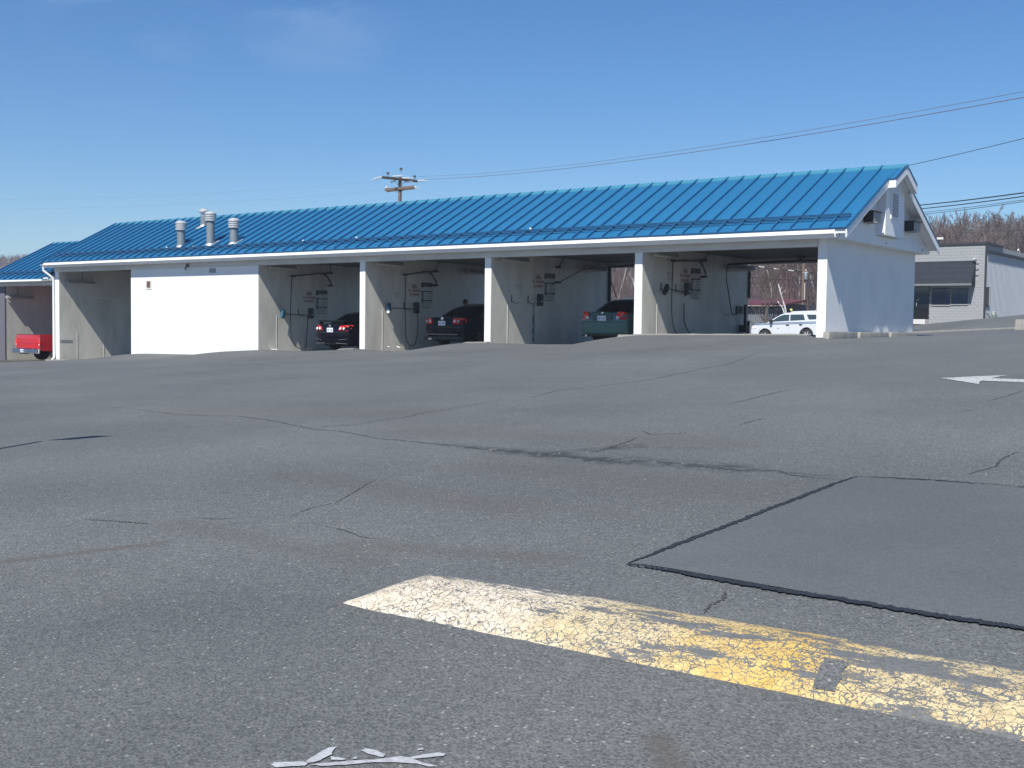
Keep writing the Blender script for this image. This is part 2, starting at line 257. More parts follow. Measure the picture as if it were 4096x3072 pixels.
PINKP = mat('faded_print', (.45, .33, .28), .7, noise_amt=.2, noise_scale=10)
INK = mat('black_print', (.03, .035, .04), .6)
INKG = mat('green_grey_print', (.17, .20, .18), .7)
PAPER = mat('sign_panel', (.60, .59, .55), .6, noise_amt=.1, noise_scale=5)
SIGNW = mat('white_notice', (.60, .58, .54), .6)
TEAL = mat('teal_drip', (.14, .24, .27), .5, noise_amt=.45, noise_scale=6, stretch=(1, 1, .4))
BRUSHB = mat('blue_brush', (.03, .13, .22), .8, noise_amt=.5, noise_scale=30)
FOAM = mat('soap_foam', (.80, .84, .86), .5)
SEAL = mat('crack_sealer', (.022, .024, .028), .62, noise_amt=.4, noise_scale=14, bump=.3)
CRACK = mat('crack_dark', (.07, .073, .074), .95, noise_amt=.5, noise_scale=18)
BARKN = mat('bark_near', (.12, .095, .08), .9, noise_amt=.4, noise_scale=8)
SPALL = mat('spalled_asphalt', (.062, .066, .068), .95, noise_amt=.65, noise_scale=40, bump=.8, bump_scale=80)
SKID = mat('brown_oil_stain', (.082, .070, .058), .8, noise_amt=.35, noise_scale=25)
ROADP = worn_paint_mat('worn_white_road_paint', [(.52, .54, .55)]*4, (.15, .155, .16), scale=14, crack_w=.02, wear=.5)
BUMPP = worn_paint_mat('worn_yellow_bump_paint', [(.70, .62, .49), (.63, .53, .33), (.66, .45, .12), (.60, .49, .28)], (.125, .13, .13), scale=23, crack_w=.032, wear=.585, edge=True)
FLAKE = mat('flaking_white_paint', (.46, .47, .49), .6, noise_amt=.35, noise_scale=22, bump=.4, bump_scale=90)
SKIN = mat('skin', (.36, .20, .14), .6)
HAIR = mat('dark_hair', (.012, .009, .008), .7)
CLOTH = mat('dark_jacket', (.02, .02, .025), .9)
GMETER = mat('green_grey_meter', (.14, .19, .16), .5)
YEL = mat('yellow_cap', (.75, .62, .05), .5)
STRIPE = mat('blue_stripe', (.16, .25, .45), .4)

# ------------------------------------------------------------------ helpers
class MB:
    """collects simple shapes and links them as ONE mesh object"""
    def __init__(s): s.v = []; s.f = []; s.m = []; s.mi = 0
    def add(s, vs, fs):
        n = len(s.v); s.v += [Vector(p) for p in vs]; s.f += [tuple(i+n for i in f) for f in fs]; s.m += [s.mi]*len(fs); return s
    def box(s, x0, x1, y0, y1, z0, z1, M=None):
        vs = [Vector((x, y, z)) for z in (z0, z1) for y in (y0, y1) for x in (x0, x1)]
        if M: vs = [M @ p for p in vs]
        return s.add(vs, [(0, 2, 3, 1), (4, 5, 7, 6), (0, 1, 5, 4), (2, 6, 7, 3), (0, 4, 6, 2), (1, 3, 7, 5)])
    def tube(s, path, r, seg=8, cap=True):
        path = [Vector(p) for p in path]; rs = r if isinstance(r, (list, tuple)) else [r]*len(path)
        rings = []; prev = None
        for i, p in enumerate(path):
            d = (path[min(i+1, len(path)-1)]-path[max(i-1, 0)])
            if d.length < 1e-9: d = Vector((0, 0, 1))
            d.normalize()
            if prev is None: a = d.orthogonal().normalized()
            else:
                a = prev-d*prev.dot(d)
                a = a.normalized() if a.length > 1e-6 else d.orthogonal().normalized()
            prev = a; b = d.cross(a)
            rings.append([p+(a*math.cos(2*PI*k/seg)+b*math.sin(2*PI*k/seg))*rs[i] for k in range(seg)])
        vs = [q for rg in rings for q in rg]; fs = []
        for i in range(len(rings)-1):
            for k in range(seg):
                fs.append((i*seg+k, i*seg+(k+1) % seg, (i+1)*seg+(k+1) % seg, (i+1)*seg+k))
        if cap: fs.append(tuple(range(seg))[::-1]); fs.append(tuple((len(rings)-1)*seg+k for k in range(seg)))
        return s.add(vs, fs)
    def lathe(s, c, prof, seg=20, axis='z', cap=True):
        c = Vector(c); vs = []; fs = []
        for r, h in prof:
            for k in range(seg):
                a = 2*PI*k/seg; x, y = r*math.cos(a), r*math.sin(a)
                vs.append(c+{'z': Vector((x, y, h)), 'x': Vector((h, x, y)), 'y': Vector((x, h, y))}[axis])
        n = len(prof)
        for i in range(n-1):
            for k in range(seg): fs.append((i*seg+k, i*seg+(k+1) % seg, (i+1)*seg+(k+1) % seg, (i+1)*seg+k))
        if cap: fs.append(tuple(range(seg))[::-1]); fs.append(tuple((n-1)*seg+k for k in range(seg)))
        return s.add(vs, fs)
    def prism(s, pts, d):
        """closed 3-D polygon extruded by vector d"""
        d = Vector(d); pts = [Vector(p) for p in pts]; n = len(pts)
        return s.add(pts+[p+d for p in pts], [tuple(range(n))[::-1], tuple(range(n, 2*n))]+[(i, (i+1) % n, (i+1) % n+n, i+n) for i in range(n)])
    def quad(s, *p): return s.add(p, [tuple(range(len(p)))])
    def build(s, name, m, parent=None, smooth=False, bevel=0, fix=True, kind=None, label=None):
        me = bpy.data.meshes.new(name); off = Vector(parent.get('_o', (0, 0, 0))) if parent else Vector((0, 0, 0))
        me.from_pydata([tuple(p-off) for p in s.v], [], s.f)
        ms = m if isinstance(m, (list, tuple)) else [m]
        for q in ms: me.materials.append(q)
        if len(ms) > 1:
            for p, i in zip(me.polygons, s.m): p.material_index = i
        if fix:
            bm = bmesh.new(); bm.from_mesh(me); bmesh.ops.recalc_face_normals(bm, faces=bm.faces); bm.to_mesh(me); bm.free()
        if bevel:
            bm = bmesh.new(); bm.from_mesh(me)
            bmesh.ops.bevel(bm, geom=[e for e in bm.edges if len(e.link_faces) == 2 and e.calc_face_angle(0) > .6], offset=bevel, segments=2, affect='EDGES', profile=.6, clamp_overlap=True)
            bm.to_mesh(me); bm.free()
        if smooth or bevel:
            for p in me.polygons: p.use_smooth = True
            me.set_sharp_from_angle(angle=rad(38))
        o = bpy.data.objects.new(name, me); COL.objects.link(o)
        if parent: o.parent = parent; o['_o'] = tuple(off)
        if kind: o['kind'] = kind
        if label: o['label'] = label
        return o
def thing(name, label, cat, loc=(0, 0, 0), group=None, local=False, rz=0):
    o = bpy.data.objects.new(name, None); COL.objects.link(o); o.location = loc; o.rotation_euler = (0, 0, rz)
    o.empty_display_size = .2
    o['label'] = label; o['category'] = cat; o['_o'] = (0, 0, 0) if local else tuple(loc)
    if group: o['group'] = group
    return o
def tag(o, label, cat, group=None, kind=None):
    o['label'] = label; o['category'] = cat
    if group: o['group'] = group
    if kind: o['kind'] = kind
    return o
def copy_child(src, parent, loc=(0, 0, 0), rot=None):
    c = src.copy(); COL.objects.link(c); c.parent = parent; c.location = loc
    if rot is not None: c.rotation_euler = rot
    return c
def text_pts(body, size):
    cu = bpy.data.curves.new('t', 'FONT'); cu.body = body; cu.size = size; cu.align_x = 'CENTER'; cu.offset = size*.045
    o = bpy.data.objects.new('t', cu); COL.objects.link(o)
    me = bpy.data.meshes.new_from_object(o, depsgraph=bpy.context.evaluated_depsgraph_get())
    vs = [v.co.copy() for v in me.vertices]; fs = [tuple(p.vertices) for p in me.polygons]
    bpy.data.objects.remove(o); bpy.data.meshes.remove(me)
    return vs, fs
MARKS = {"cracks":[[[5.767,-23.557],[5.679,-23.341],[5.642,-23.163],[5.676,-23.025],[5.562,-22.786],[5.425,-22.516],[5.277,-22.226],[5.248,-22.139]],[[-3.739,-19.128],[-2.845,-19.218],[-1.839,-19.344],[-0.84,-19.555],[-0.193,-19.543],[0.216,-19.401],[0.986,-19.581],[1.709,-19.838],[2.303,-20.046],[2.656,-20.049],[3.078,-20.171],[3.532,-20.343],[3.889,-20.358],[4.257,-20.4],[4.778,-20.46],[5.178,-20.551],[5.379,-20.55]],[[2.303,-20.046],[2.198,-19.757],[2.452,-19.617],[2.389,-19.147],[2.508,-18.849],[2.379,-18.351],[2.401,-18.003],[2.369,-17.475],[2.355,-16.939],[2.451,-16.685]],[[5.208,-23.848],[5.349,-23.812],[5.433,-23.731]],[[6.192,-23.617],[6.41,-23.651],[6.621,-23.731],[6.782,-23.721]],[[4.486,-24.266],[4.682,-24.218],[4.857,-24.18],[5.075,-24.136]],[[2.446,-16.668],[2.565,-16.353],[2.358,-15.562],[2.476,-15.136],[2.599,-14.697],[2.694,-14.115],[2.744,-13.418],[2.661,-12.429],[2.518,-11.338],[2.568,-10.751],[2.118,-9.099],[1.504,-7.097]],[[5.347,-20.5],[5.743,-20.557],[6.11,-20.598],[6.365,-20.616]],[[6.465,-18.208],[6.453,-17.878],[6.489,-17.636]],[[5.514,-16.61],[5.496,-15.865],[5.48,-15.219],[5.536,-14.69]],[[8.109,-16.427],[8.258,-16.484]],[[8.149,-15.58],[8.208,-15.157],[8.243,-14.718],[8.244,-14.418]],[[9.218,-20.157],[9.273,-19.951],[9.314,-19.745],[9.271,-19.431],[9.28,-19.149],[9.302,-18.995]],[[5.723,-18.885],[5.974,-19.105],[6.15,-19.002],[6.269,-18.9]],[[7.077,-20.567],[7.434,-20.611],[7.762,-20.63],[7.931,-20.518],[8.058,-20.656],[8.27,-20.712],[8.51,-20.702]],[[9.179,-24.108],[9.141,-23.984],[9.155,-23.875],[9.104,-23.746]],[[6.098,-20.329],[6.06,-19.918],[6.018,-19.572],[5.948,-19.312]]],"spall":[[[5.743,-20.557],[5.921,-20.233],[6.151,-19.883]],[[6.39,-20.529],[6.673,-20.562],[6.801,-20.434],[7.128,-20.659],[7.274,-20.484],[7.457,-20.519]],[[4.678,-20.413],[4.969,-20.435],[5.31,-20.497]],[[5.377,-20.539],[5.698,-20.575],[6.049,-20.671],[6.445,-20.658],[6.77,-20.64],[7.12,-20.732]]],"patch":[[8.402,-23.514],[8.417,-23.167],[8.431,-22.753],[8.461,-22.288],[8.464,-21.787],[8.507,-21.368],[8.52,-20.929],[8.549,-20.542],[8.941,-20.49],[9.311,-20.487],[9.701,-20.531],[10.443,-23.652],[10.256,-23.63],[10.026,-23.626],[9.814,-23.604],[9.578,-23.586],[9.297,-23.558],[8.995,-23.528],[8.669,-23.496],[8.505,-23.49]],"seal1":[[8.417,-23.538],[8.427,-23.184],[8.448,-22.783],[8.471,-22.308],[8.482,-21.826],[8.507,-21.368],[8.52,-20.929],[8.557,-20.562]],"seal2":[[8.417,-23.538],[8.696,-23.543],[9.022,-23.582],[9.322,-23.614],[9.592,-23.619],[9.851,-23.64],[10.094,-23.656],[10.319,-23.659],[10.445,-23.659]],"seal3":[[8.557,-20.562],[8.948,-20.51],[9.314,-20.497],[9.697,-20.512]],"arrow":[[6.879,-13.044],[7.568,-13.785],[7.507,-13.529],[7.478,-13.352],[7.799,-13.437],[8.032,-13.499],[7.943,-13.124],[7.705,-13.067],[7.502,-12.997],[7.599,-12.553],[7.235,-12.774]],"white":[[[8.751,-26.308],[8.748,-26.29],[8.791,-26.258],[8.824,-26.235],[8.846,-26.233],[8.855,-26.25],[8.839,-26.266],[8.782,-26.315]],[[8.831,-26.23],[8.822,-26.178],[8.817,-26.137],[8.817,-26.108],[8.833,-26.087],[8.847,-26.123],[8.865,-26.145],[8.863,-26.171],[8.867,-26.198],[8.858,-26.221],[8.846,-26.23]],[[8.871,-26.158],[8.897,-26.149],[8.929,-26.143],[8.934,-26.152],[8.896,-26.175]],[[8.941,-26.136],[8.951,-26.113],[8.96,-26.124]],[[8.924,-26.067],[8.926,-26.049],[8.966,-26.036],[9.016,-26.045],[9.027,-26.067],[8.999,-26.071],[8.961,-26.075]],[[8.858,-26.239],[8.885,-26.211],[8.958,-26.143],[9.014,-26.096],[9.071,-26.03],[9.105,-26.018],[9.123,-25.978],[9.156,-25.939],[9.184,-25.935],[9.19,-25.952],[9.162,-25.981],[9.119,-26.023],[9.168,-26.029],[9.227,-26.021],[9.205,-26.04],[9.156,-26.045],[9.112,-26.065],[9.063,-26.09],[9.031,-26.109],[8.965,-26.173],[8.901,-26.226]],[[9.078,-25.958],[9.089,-25.939],[9.1,-25.949],[9.088,-25.963]]],"skid":[[[5.215,-25.272],[5.284,-25.123],[5.414,-24.909],[5.493,-24.705],[5.56,-24.556],[5.616,-24.487]]],"stainA":[[[5.22,-24.042],[5.992,-24.051],[6.655,-24.14],[7.157,-24.135]],[[4.556,-22.306],[5.315,-22.208],[6.51,-22.429],[6.94,-22.611]],[[2.263,-23.402],[2.034,-22.241],[3.501,-22.226]]]}

# ------------------------------------------------------------------ terrain
TB = [(-60,-1.2),(-45,-.62),(-38.45,-.32),(-37.15,-.22),(-35.36,-.12),(-33.62,-.05),(-28.53,.23),(-27.95,.38),(-23.63,.43),(-22.45,.60),(-20.86,.68),(-18.69,.68),(-16.92,.76),(-16.24,.81),(-15.54,.81),(-14.74,.76),(-12.68,.89),(-11.81,.98),(-11.38,1.10),(-10.49,1.12),(-8.46,1.11),(-6.5,1.15),(-5.81,1.36),(-4.91,1.44),(-.15,1.5),(.10,1.41),(.5,1.41),(3,1.54),(40,2.9)]
FLOORS = [(-40.2, -34.9, -.20), (-35.6, -29.9, -.06), (-30.1, -22.0, .2), (-22.04, -16.7, .66), (-16.75, -11.2, .87), (-11.25, -5.7, 1.12), (-5.72, .05, 1.38)]
def lerp(T, x):
    if x <= T[0][0]: return T[0][1]
    for a, b in zip(T, T[1:]):
        if x <= b[0]: return a[1]+(b[1]-a[1])*(x-a[0])/(b[0]-a[0])
    return T[-1][1]
def zc(X): return 1.45+.0466*max(-62, min(35, X))
def ground_z(X, Y):
    cr = lerp(TB, X)-zc(X)
    if Y < -1:
        t = max(-1.2, (Y+28.8)/27.8)
        z = t*zc(X)+(1-t)*.005*(max(-60, min(60, X))-11.6)
        k = max(0, 1+(Y+1)/4.0); return z+cr*k*k*(3-2*k)
    sx = max(0, min(1.3, (X+22)/13)); rise = .018*max(0, max(0, min(60, Y))-7)*sx
    e = max(0, min(1, (Y-38)/14)); rise += .86*e*e*(3-2*e)*max(0, min(1, (X+22)/7))
    k = max(0, 1-(Y+1)/3.0) if X > 6 or X < -42 else 1-(min(1, max(0, (Y-8)/4)))
    z = zc(X)+cr*k+rise
    if Y > -.7 and Y < 8 and -40.3 < X < -.02:            # sunk under the wash bay slabs
        f = min(1, (Y+.7)/.35) if Y < 6 else max(0, (8-Y)/2)
        z -= .22*f
    return z
def axis(vals):
    out = []
    for a, b, st in vals:
        n = max(1, round((b-a)/st)); out += [a+(b-a)*i/n for i in range(n)]
    return out+[vals[-1][1]]
XS = axis([(-420, -80, 20), (-80, -44, 2), (-44, -36, .25), (-36, 3, .15), (3, 16, .5), (16, 40, 2), (40, 420, 20)])
YS = axis([(-220, -60, 16), (-60, -30, 2), (-30, -16, .4), (-16, -5, .5), (-5, -1.6, .2), (-1.6, 0, .1), (0, 1, .5), (1, 9, 1), (9, 60, 1.5), (60, 120, 6), (120, 130, 5)])
vs = [(x, y, ground_z(x, y)) for y in YS for x in XS]; nx = len(XS)
fs = [(j*nx+i, j*nx+i+1, (j+1)*nx+i+1, (j+1)*nx+i) for j in range(len(YS)-1) for i in range(nx-1)]
me = bpy.data.meshes.new('asphalt_lot'); me.from_pydata(vs, [], fs); me.materials.append(ASPH)
for p in me.polygons: p.use_smooth = True
lot = bpy.data.objects.new('asphalt_lot', me); COL.objects.link(lot); lot['kind'] = 'structure'

# hills: ground sheet running out to wooded ridges all round the valley
def hill_z(x, y):
    dx, dy = x-11.6, y+28.8; r = math.hypot(dx, dy)
    lat = dx*.798+dy*.6026; fo = -dx*.6026+dy*.798; th = math.degrees(math.atan2(lat, fo))
    pts = [(-180, 900), (-40, 900), (-24, 760), (-12, 520), (0, 360), (8, 270), (14, 225), (20, 205), (30, 200), (60, 300), (110, 700), (180, 900)]
    Rr = lerp(pts, th)
    slope = lerp([(-180, .035), (-60, .04), (-24, .041), (-15, .044), (0, .062), (10, .064), (16, .058), (20, .041), (24, .045), (40, .05), (90, .04), (180, .035)], th)
    top = slope*Rr+1.6
    r0 = 118+6*noise.noise(Vector((th*.1, 0, 3)))
    if r <= r0: return 1.4, th
    k = min(1, (r-r0)/(Rr-r0)); k = k**.85
    z = 1.4+(top-1.4)*k
    if r > Rr: z = top-(r-Rr)*.04
    z += (noise.noise(Vector((x*.012, y*.012, 0)))*3+noise.noise(Vector((x*.05, y*.05, 5)))*.8)*min(1, (r-r0)/120)*(Rr/500)
    return z, th
vs = []; fs = []; NA, radii = 240, [100, 112, 120, 130, 140, 150, 160, 170, 180, 190, 200, 212, 225, 240, 260, 290, 330, 380, 440, 510, 580, 660, 740, 820, 900, 1000, 1200, 1500]
for r in radii:
    for k in range(NA):
        a = 2*PI*k/NA; x = 11.6+r*math.cos(a); y = -28.8+r*math.sin(a)
        z = hill_z(x, y)[0]
        if r < 118: z = -4 if r < 110 else -.5
        vs.append((x, y, z))
for i in range(len(radii)-1):
    for k in range(NA): fs.append((i*NA+k, i*NA+(k+1) % NA, (i+1)*NA+(k+1) % NA, (i+1)*NA+k))
me = bpy.data.meshes.new('hill'); me.from_pydata(vs, [], fs); me.materials.append(LEAFL)
for p in me.polygons: p.use_smooth = True
hill = bpy.data.objects.new('hill', me); COL.objects.link(hill); hill['kind'] = 'structure'

# ------------------------------------------------------------------ marks lying on the lot
def ribbon(mb, pts, w, dz, jag=.3, sub=6):
    P = []
    for a, b in zip(pts, pts[1:]):
        for i in range(sub): P.append(Vector((a[0]+(b[0]-a[0])*i/sub, a[1]+(b[1]-a[1])*i/sub)))
    P.append(Vector(pts[-1])); n = len(P); Lf, Rg = [], []
    for i, p in enumerate(P):
        d = (P[min(i+1, n-1)]-P[max(i-1, 0)]).normalized(); q = Vector((-d.y, d.x))
        p2 = p+q*random.uniform(-1, 1)*w*jag*.8
        e = min(1, 4*i/n+.25, 4*(n-1-i)/n+.25)
        for S, sg in ((Lf, 1), (Rg, -1)):
            t = p2+q*sg*w*.5*e*random.uniform(1-jag, 1+jag); S.append((t.x, t.y, ground_z(t.x, t.y)+dz))
    mb.add(Lf+Rg, [(i, i+1, n+i+1, n+i) for i in range(n-1)])
def sheet(name, poly, dz, m, cuts=5):
    from mathutils.geometry import tessellate_polygon
    bm = bmesh.new(); vv = [bm.verts.new((x, y, 0)) for x, y in poly]
    for tri in tessellate_polygon([[Vector((x, y, 0)) for x, y in poly]]):
        try: bm.faces.new([vv[i] for i in tri])
        except ValueError: pass
    for _ in range(cuts):
        es = [e for e in bm.edges if e.calc_length() > .25]
        if not es: break
        bmesh.ops.subdivide_edges(bm, edges=es, cuts=1); bmesh.ops.triangulate(bm, faces=bm.faces)
    for v in bm.verts: v.co.z = ground_z(v.co.x, v.co.y)+dz
    for f in bm.faces:
        f.normal_update()
        if f.normal.z < 0: f.normal_flip()
    me = bpy.data.meshes.new(name); bm.to_mesh(me); bm.free(); me.materials.append(m)
    o = bpy.data.objects.new(name, me); COL.objects.link(o); return o
mb = MB()
for k, c in enumerate(MARKS['cracks']): ribbon(mb, c, .008 if k in (0, 3, 4) else .014, .004, .8, 14)
o = mb.build('asphalt_cracks', CRACK, fix=False, kind='structure')
pt = MARKS['patch']; pt = pt[:11]+[(13.5, -20.62), (13.5, -23.95)]+pt[11:]
o = sheet('asphalt_patch', pt, .005, PATCH); o['kind'] = 'structure'
mb = MB()
ribbon(mb, MARKS['seal1'], .040, .009, .25, 22); ribbon(mb, MARKS['seal2']+[(13.4, -23.93)], .056, .010, .22, 22); ribbon(mb, MARKS['seal3']+[(13.4, -20.6)], .020, .009, .7, 10)
mb.build('crack_sealer', SEAL, fix=False, kind='structure')
ar = MARKS['arrow']; ar = ar[:5]+[(9.3, -13.90), (9.25, -13.50)]+ar[6:]
o = sheet('painted_arrow', ar, .006, ROADP); tag(o, 'white painted direction arrow on the asphalt pointing left', 'road marking')
for i, p in enumerate(MARKS['white']):
    bm_pts = []
    for a, b in zip(p, p[1:]+p[:1]):
        for j in range(3):
            bm_pts.append((a[0]+(b[0]-a[0])*j/3+random.uniform(-.002, .002), a[1]+(b[1]-a[1])*j/3+random.uniform(-.002, .002)))
    o = sheet('flaked_paint', bm_pts, .005, FLAKE, 3)
    if i == 0: root = o; tag(o, 'flaking remains of white painted marking at the bottom edge of the lot', 'road marking')
    else: o.parent = root

mb = MB(); rg = random.Random(21)
for i in range(520):
    x = rg.uniform(3.5, 11.2); y = rg.uniform(-27, -19.5)
    if x < 11.6 and -24.9 < y < -24.1 and x > 7.5: continue
    r = rg.uniform(.003, .0085); z = ground_z(x, y)
    mb.add([(x-r, y-r*.6, z), (x+r, y-r*.8, z), (x+r*.8, y+r, z), (x-r*.7, y+r*.8, z), (x+r*.1, y, z+r*1.1)], [(0, 1, 4), (1, 2, 4), (2, 3, 4), (3, 0, 4)])
mb.build('loose_grit', mat('grit_stone', (.26, .25, .23), .9, noise_amt=.6, noise_scale=3), fix=False, kind='stuff', label='loose grit scattered on the asphalt')
# speed bump
prof = [(0, 0), (.05, .018), (.13, .042), (.24, .062), (.36, .068), (.48, .060), (.59, .038), (.66, .016), (.71, 0)]
mb = MB(); xs = axis([(7.58, 7.9, .04), (7.9, 16, .12)])
vs = []
for i, x in enumerate(xs):
    e = min(1, max(0, (x-7.58)/.30)); e = math.sin(e*PI/2)
    for q, (y, h) in enumerate(prof):
        Y = -24.85+y+.012*noise.noise(Vector((x*3, q, 0))); X = x+(.07*y/.71 if i == 0 else 0)
        hh = h*e*(1+.15*noise.noise(Vector((x*1.3, y*4, 2))))
        vs.append((X, Y, ground_z(X, Y)+hh+(.004 if 0 < q < len(prof)-1 else -.004)))
n = len(prof)
mb.add(vs, [(i*n+k, (i+1)*n+k, (i+1)*n+k+1, i*n+k+1) for i in range(len(xs)-1) for k in range(n-1)])
o = mb.build('speed_bump', BUMPP, fix=False, smooth=True); tag(o, 'long low speed bump in cracked yellow and cream paint in the foreground', 'speed bump')
mb = MB(); vs = []
for i in range(8):
    yy = .05+.20*i/7
    for k in range(2):
        x = 9.98+.09*k-.03*i/7+random.uniform(-.006, .006); y = -24.85+yy; hh = lerp(prof, yy)*(1+.15*noise.noise(Vector((x*1.3, yy*4, 2))))
        vs.append((x, y, ground_z(x, y)+hh+.0075))
mb.add(vs, [(2*i, 2*i+1, 2*i+3, 2*i+2) for i in range(7)])
mb.build('missing_paint_spot', ASPH, o, fix=False)

# ------------------------------------------------------------------ the car wash
P_, T_ = 5.511, .253
PX = [0, -T_, -P_, -P_-T_, -2*P_, -2*P_-T_, -3*P_, -3*P_-T_, -4*P_]
HB, SOF, FT = 3.80, 4.00, 4.25
RS = .5224
def roof_z(Y): return 4.23+RS*((Y if Y < 3.47 else 6.94-Y)+.32)
wash = thing('car_wash', 'long white self service car wash with blue standing seam metal roof and open bays', 'building', (-18, 3.5, .6))
DEP = 6.93
def panel_wall(name, xr, thick, z0, z1, zsplit, label=None, n=5):
    """a dividing wall whose right hand face carries the sheet panels"""
    w = MB().box(xr-thick, xr-.012, 0, DEP, z0, z1).build(name, WHITE, wash, label=label)
    ys = [.012, .88, 2.22, 3.56, 4.9, 6.1, DEP-.01]
    for a, b in zip(ys, ys[1:]):
        MB().box(xr-.012, xr, a+.0015, b-.0015, z0, zsplit-.002).build('wall_panel', BAYW, w)
        if zsplit < 3.5: MB().box(xr-.012, xr-.002, a+.004, b-.004, zsplit+.004, z1).build('wall_panel', BAYT, w)
    for a in ys[1:3]: MB().box(xr-.004, xr+.010, a-.018, a+.018, z0, z0+1.45).build('panel_trim', BAYT, w)
    return w
fz = [1.30, 1.36, 1.05, .80, .60]
# end wall (gable), then the four dividing walls
MB().box(-T_, 0, 0, DEP, 1.1, SOF).build('end_wall', WHITE, wash)
for k, (zb, lab) in enumerate([(1.28, 'wall between the empty bay and the green sedan bay'), (.95, 'wall between the green and the blue sedan bays'), (.72, 'wall between the two dark sedan bays')]):
    xr = -(k+1)*P_
    panel_wall('bay_wall', xr, T_, zb, SOF, SOF, lab)
# closed white equipment room between X=-22.04 and -29.98
w = MB().box(-29.98, -22.04-.012, 0, .2, 0, SOF).box(-29.98, -29.78, .2, DEP, 0, SOF).box(-29.98, -22.05, DEP-.2, DEP, 0, SOF).build('front_wall', WHITE, wash)
rw = panel_wall('bay_wall', -22.04, .2, .5, SOF, SOF, 'right hand wall of the closed room, facing the bay of the sedan with a spoiler')
rw.location.y += 0.003
lw = panel_wall('bay_wall', -35.28, .32, -.3, SOF, 2.68, 'left end wall seen through the leftmost open bay')
m_ = MB().box(-35.28, -35.268, .02, .62, .71, .73).box(-35.28, -35.268, .02, .62, .79, .81).box(-35.28, -35.268, .60, .62, .73, .79)
m_.build('wall_bracket', GREYP, wash)
# base ledge of the white wall
MB().box(-29.4, -22.05, -.05, .0, -.1, .30).build('wall_base', CONC, wash)
# header beam over the bays (slightly proud), rear header, ceiling
MB().box(-35.6, -.26, -.035, .18, HB, SOF).build('front_header', HEADER, wash)
MB().box(-22.0, -.26, DEP-.2, DEP+.02, 3.80, SOF).box(-35.3, -30.0, DEP-.2, DEP+.02, 3.80, SOF).build('rear_header', HEADER, wash)
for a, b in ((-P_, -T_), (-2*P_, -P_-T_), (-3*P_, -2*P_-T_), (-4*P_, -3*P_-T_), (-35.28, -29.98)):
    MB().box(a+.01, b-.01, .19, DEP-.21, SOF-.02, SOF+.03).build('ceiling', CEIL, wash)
# floors
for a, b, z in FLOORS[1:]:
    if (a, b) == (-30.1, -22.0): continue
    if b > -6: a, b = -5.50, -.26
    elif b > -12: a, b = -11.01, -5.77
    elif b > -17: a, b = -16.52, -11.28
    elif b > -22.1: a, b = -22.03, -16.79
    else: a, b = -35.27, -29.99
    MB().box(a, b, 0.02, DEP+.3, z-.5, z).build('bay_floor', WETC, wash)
    MB().box(a-.12, b+.12, -.62, 0.017, z-.5, z+.004).build('bay_apron', CONC, wash)
# soffit, fascia, gutter and their return round the gable
G1, OV = .318, .236
MB().box(-35.95, G1-.02, -OV-.08, 0, SOF, SOF+.02).build('soffit', TRIM, wash)
MB().box(-35.95, G1, -OV-.10, -OV-.06, SOF+.02, FT-.01).build('fascia', TRIM, wash, label='sunlit white fascia board along the front eave')
MB().box(G1-.03, G1, -OV, DEP+OV, SOF, FT).build('fascia', TRIM, wash, label='white fascia board across the gable end')
MB().box(0, G1-.03, -OV+.01, DEP+OV, SOF, SOF+.02).build('soffit', TRIM, wash)
MB().box(-35.9, G1, DEP+OV, DEP+OV+.12, SOF, FT).build('fascia', TRIM, wash, label='rear fascia board')
# gutter: ogee profile extruded along X
gp = [(-.338, 4.10), (-.338, 3.985), (-.365, 3.975), (-.40, 4.02), (-.405, 4.035), (-.445, 4.075), (-.455, 4.08), (-.48, 4.085), (-.48, 4.10), (-.455, 4.10), (-.44, 4.09), (-.40, 4.05), (-.37, 4.0), (-.348, 3.995), (-.348, 4.10)]
gt = MB().prism([(-35.98, y, z) for y, z in gp], (36.32, 0, 0)).build('gutter', TRIM, wash)
for x in [i*-3.05-1.4 for i in range(12)]:
    MB().prism([(x-.015, -.338, 4.102), (x-.015, -.338, 3.97), (x-.015, -.368, 3.97), (x-.015, -.484, 4.08), (x-.015, -.484, 4.104)], (.03, 0, 0)).build('gutter_joint', TRIM, gt)
for x, y in ((.322, -.02), (.322, 3.45), (.322, 6.6)): MB().lathe((x-.01, y, 4.085), [(.025, 0), (.025, .015)], 8, 'x').build('bolt_hole', BLACK, wash)
# downspout at the left corner
ds = MB().tube([(-35.86, -.40, 4.02), (-35.86, -.40, 3.86), (-35.62, -.09, 3.55), (-35.62, -.06, 3.4), (-35.62, -.06, .25), (-35.55, -.10, .02), (-35.45, -.3, -.12)], .05, 8)
ds.build('downspout', TRIM, wash, smooth=True)
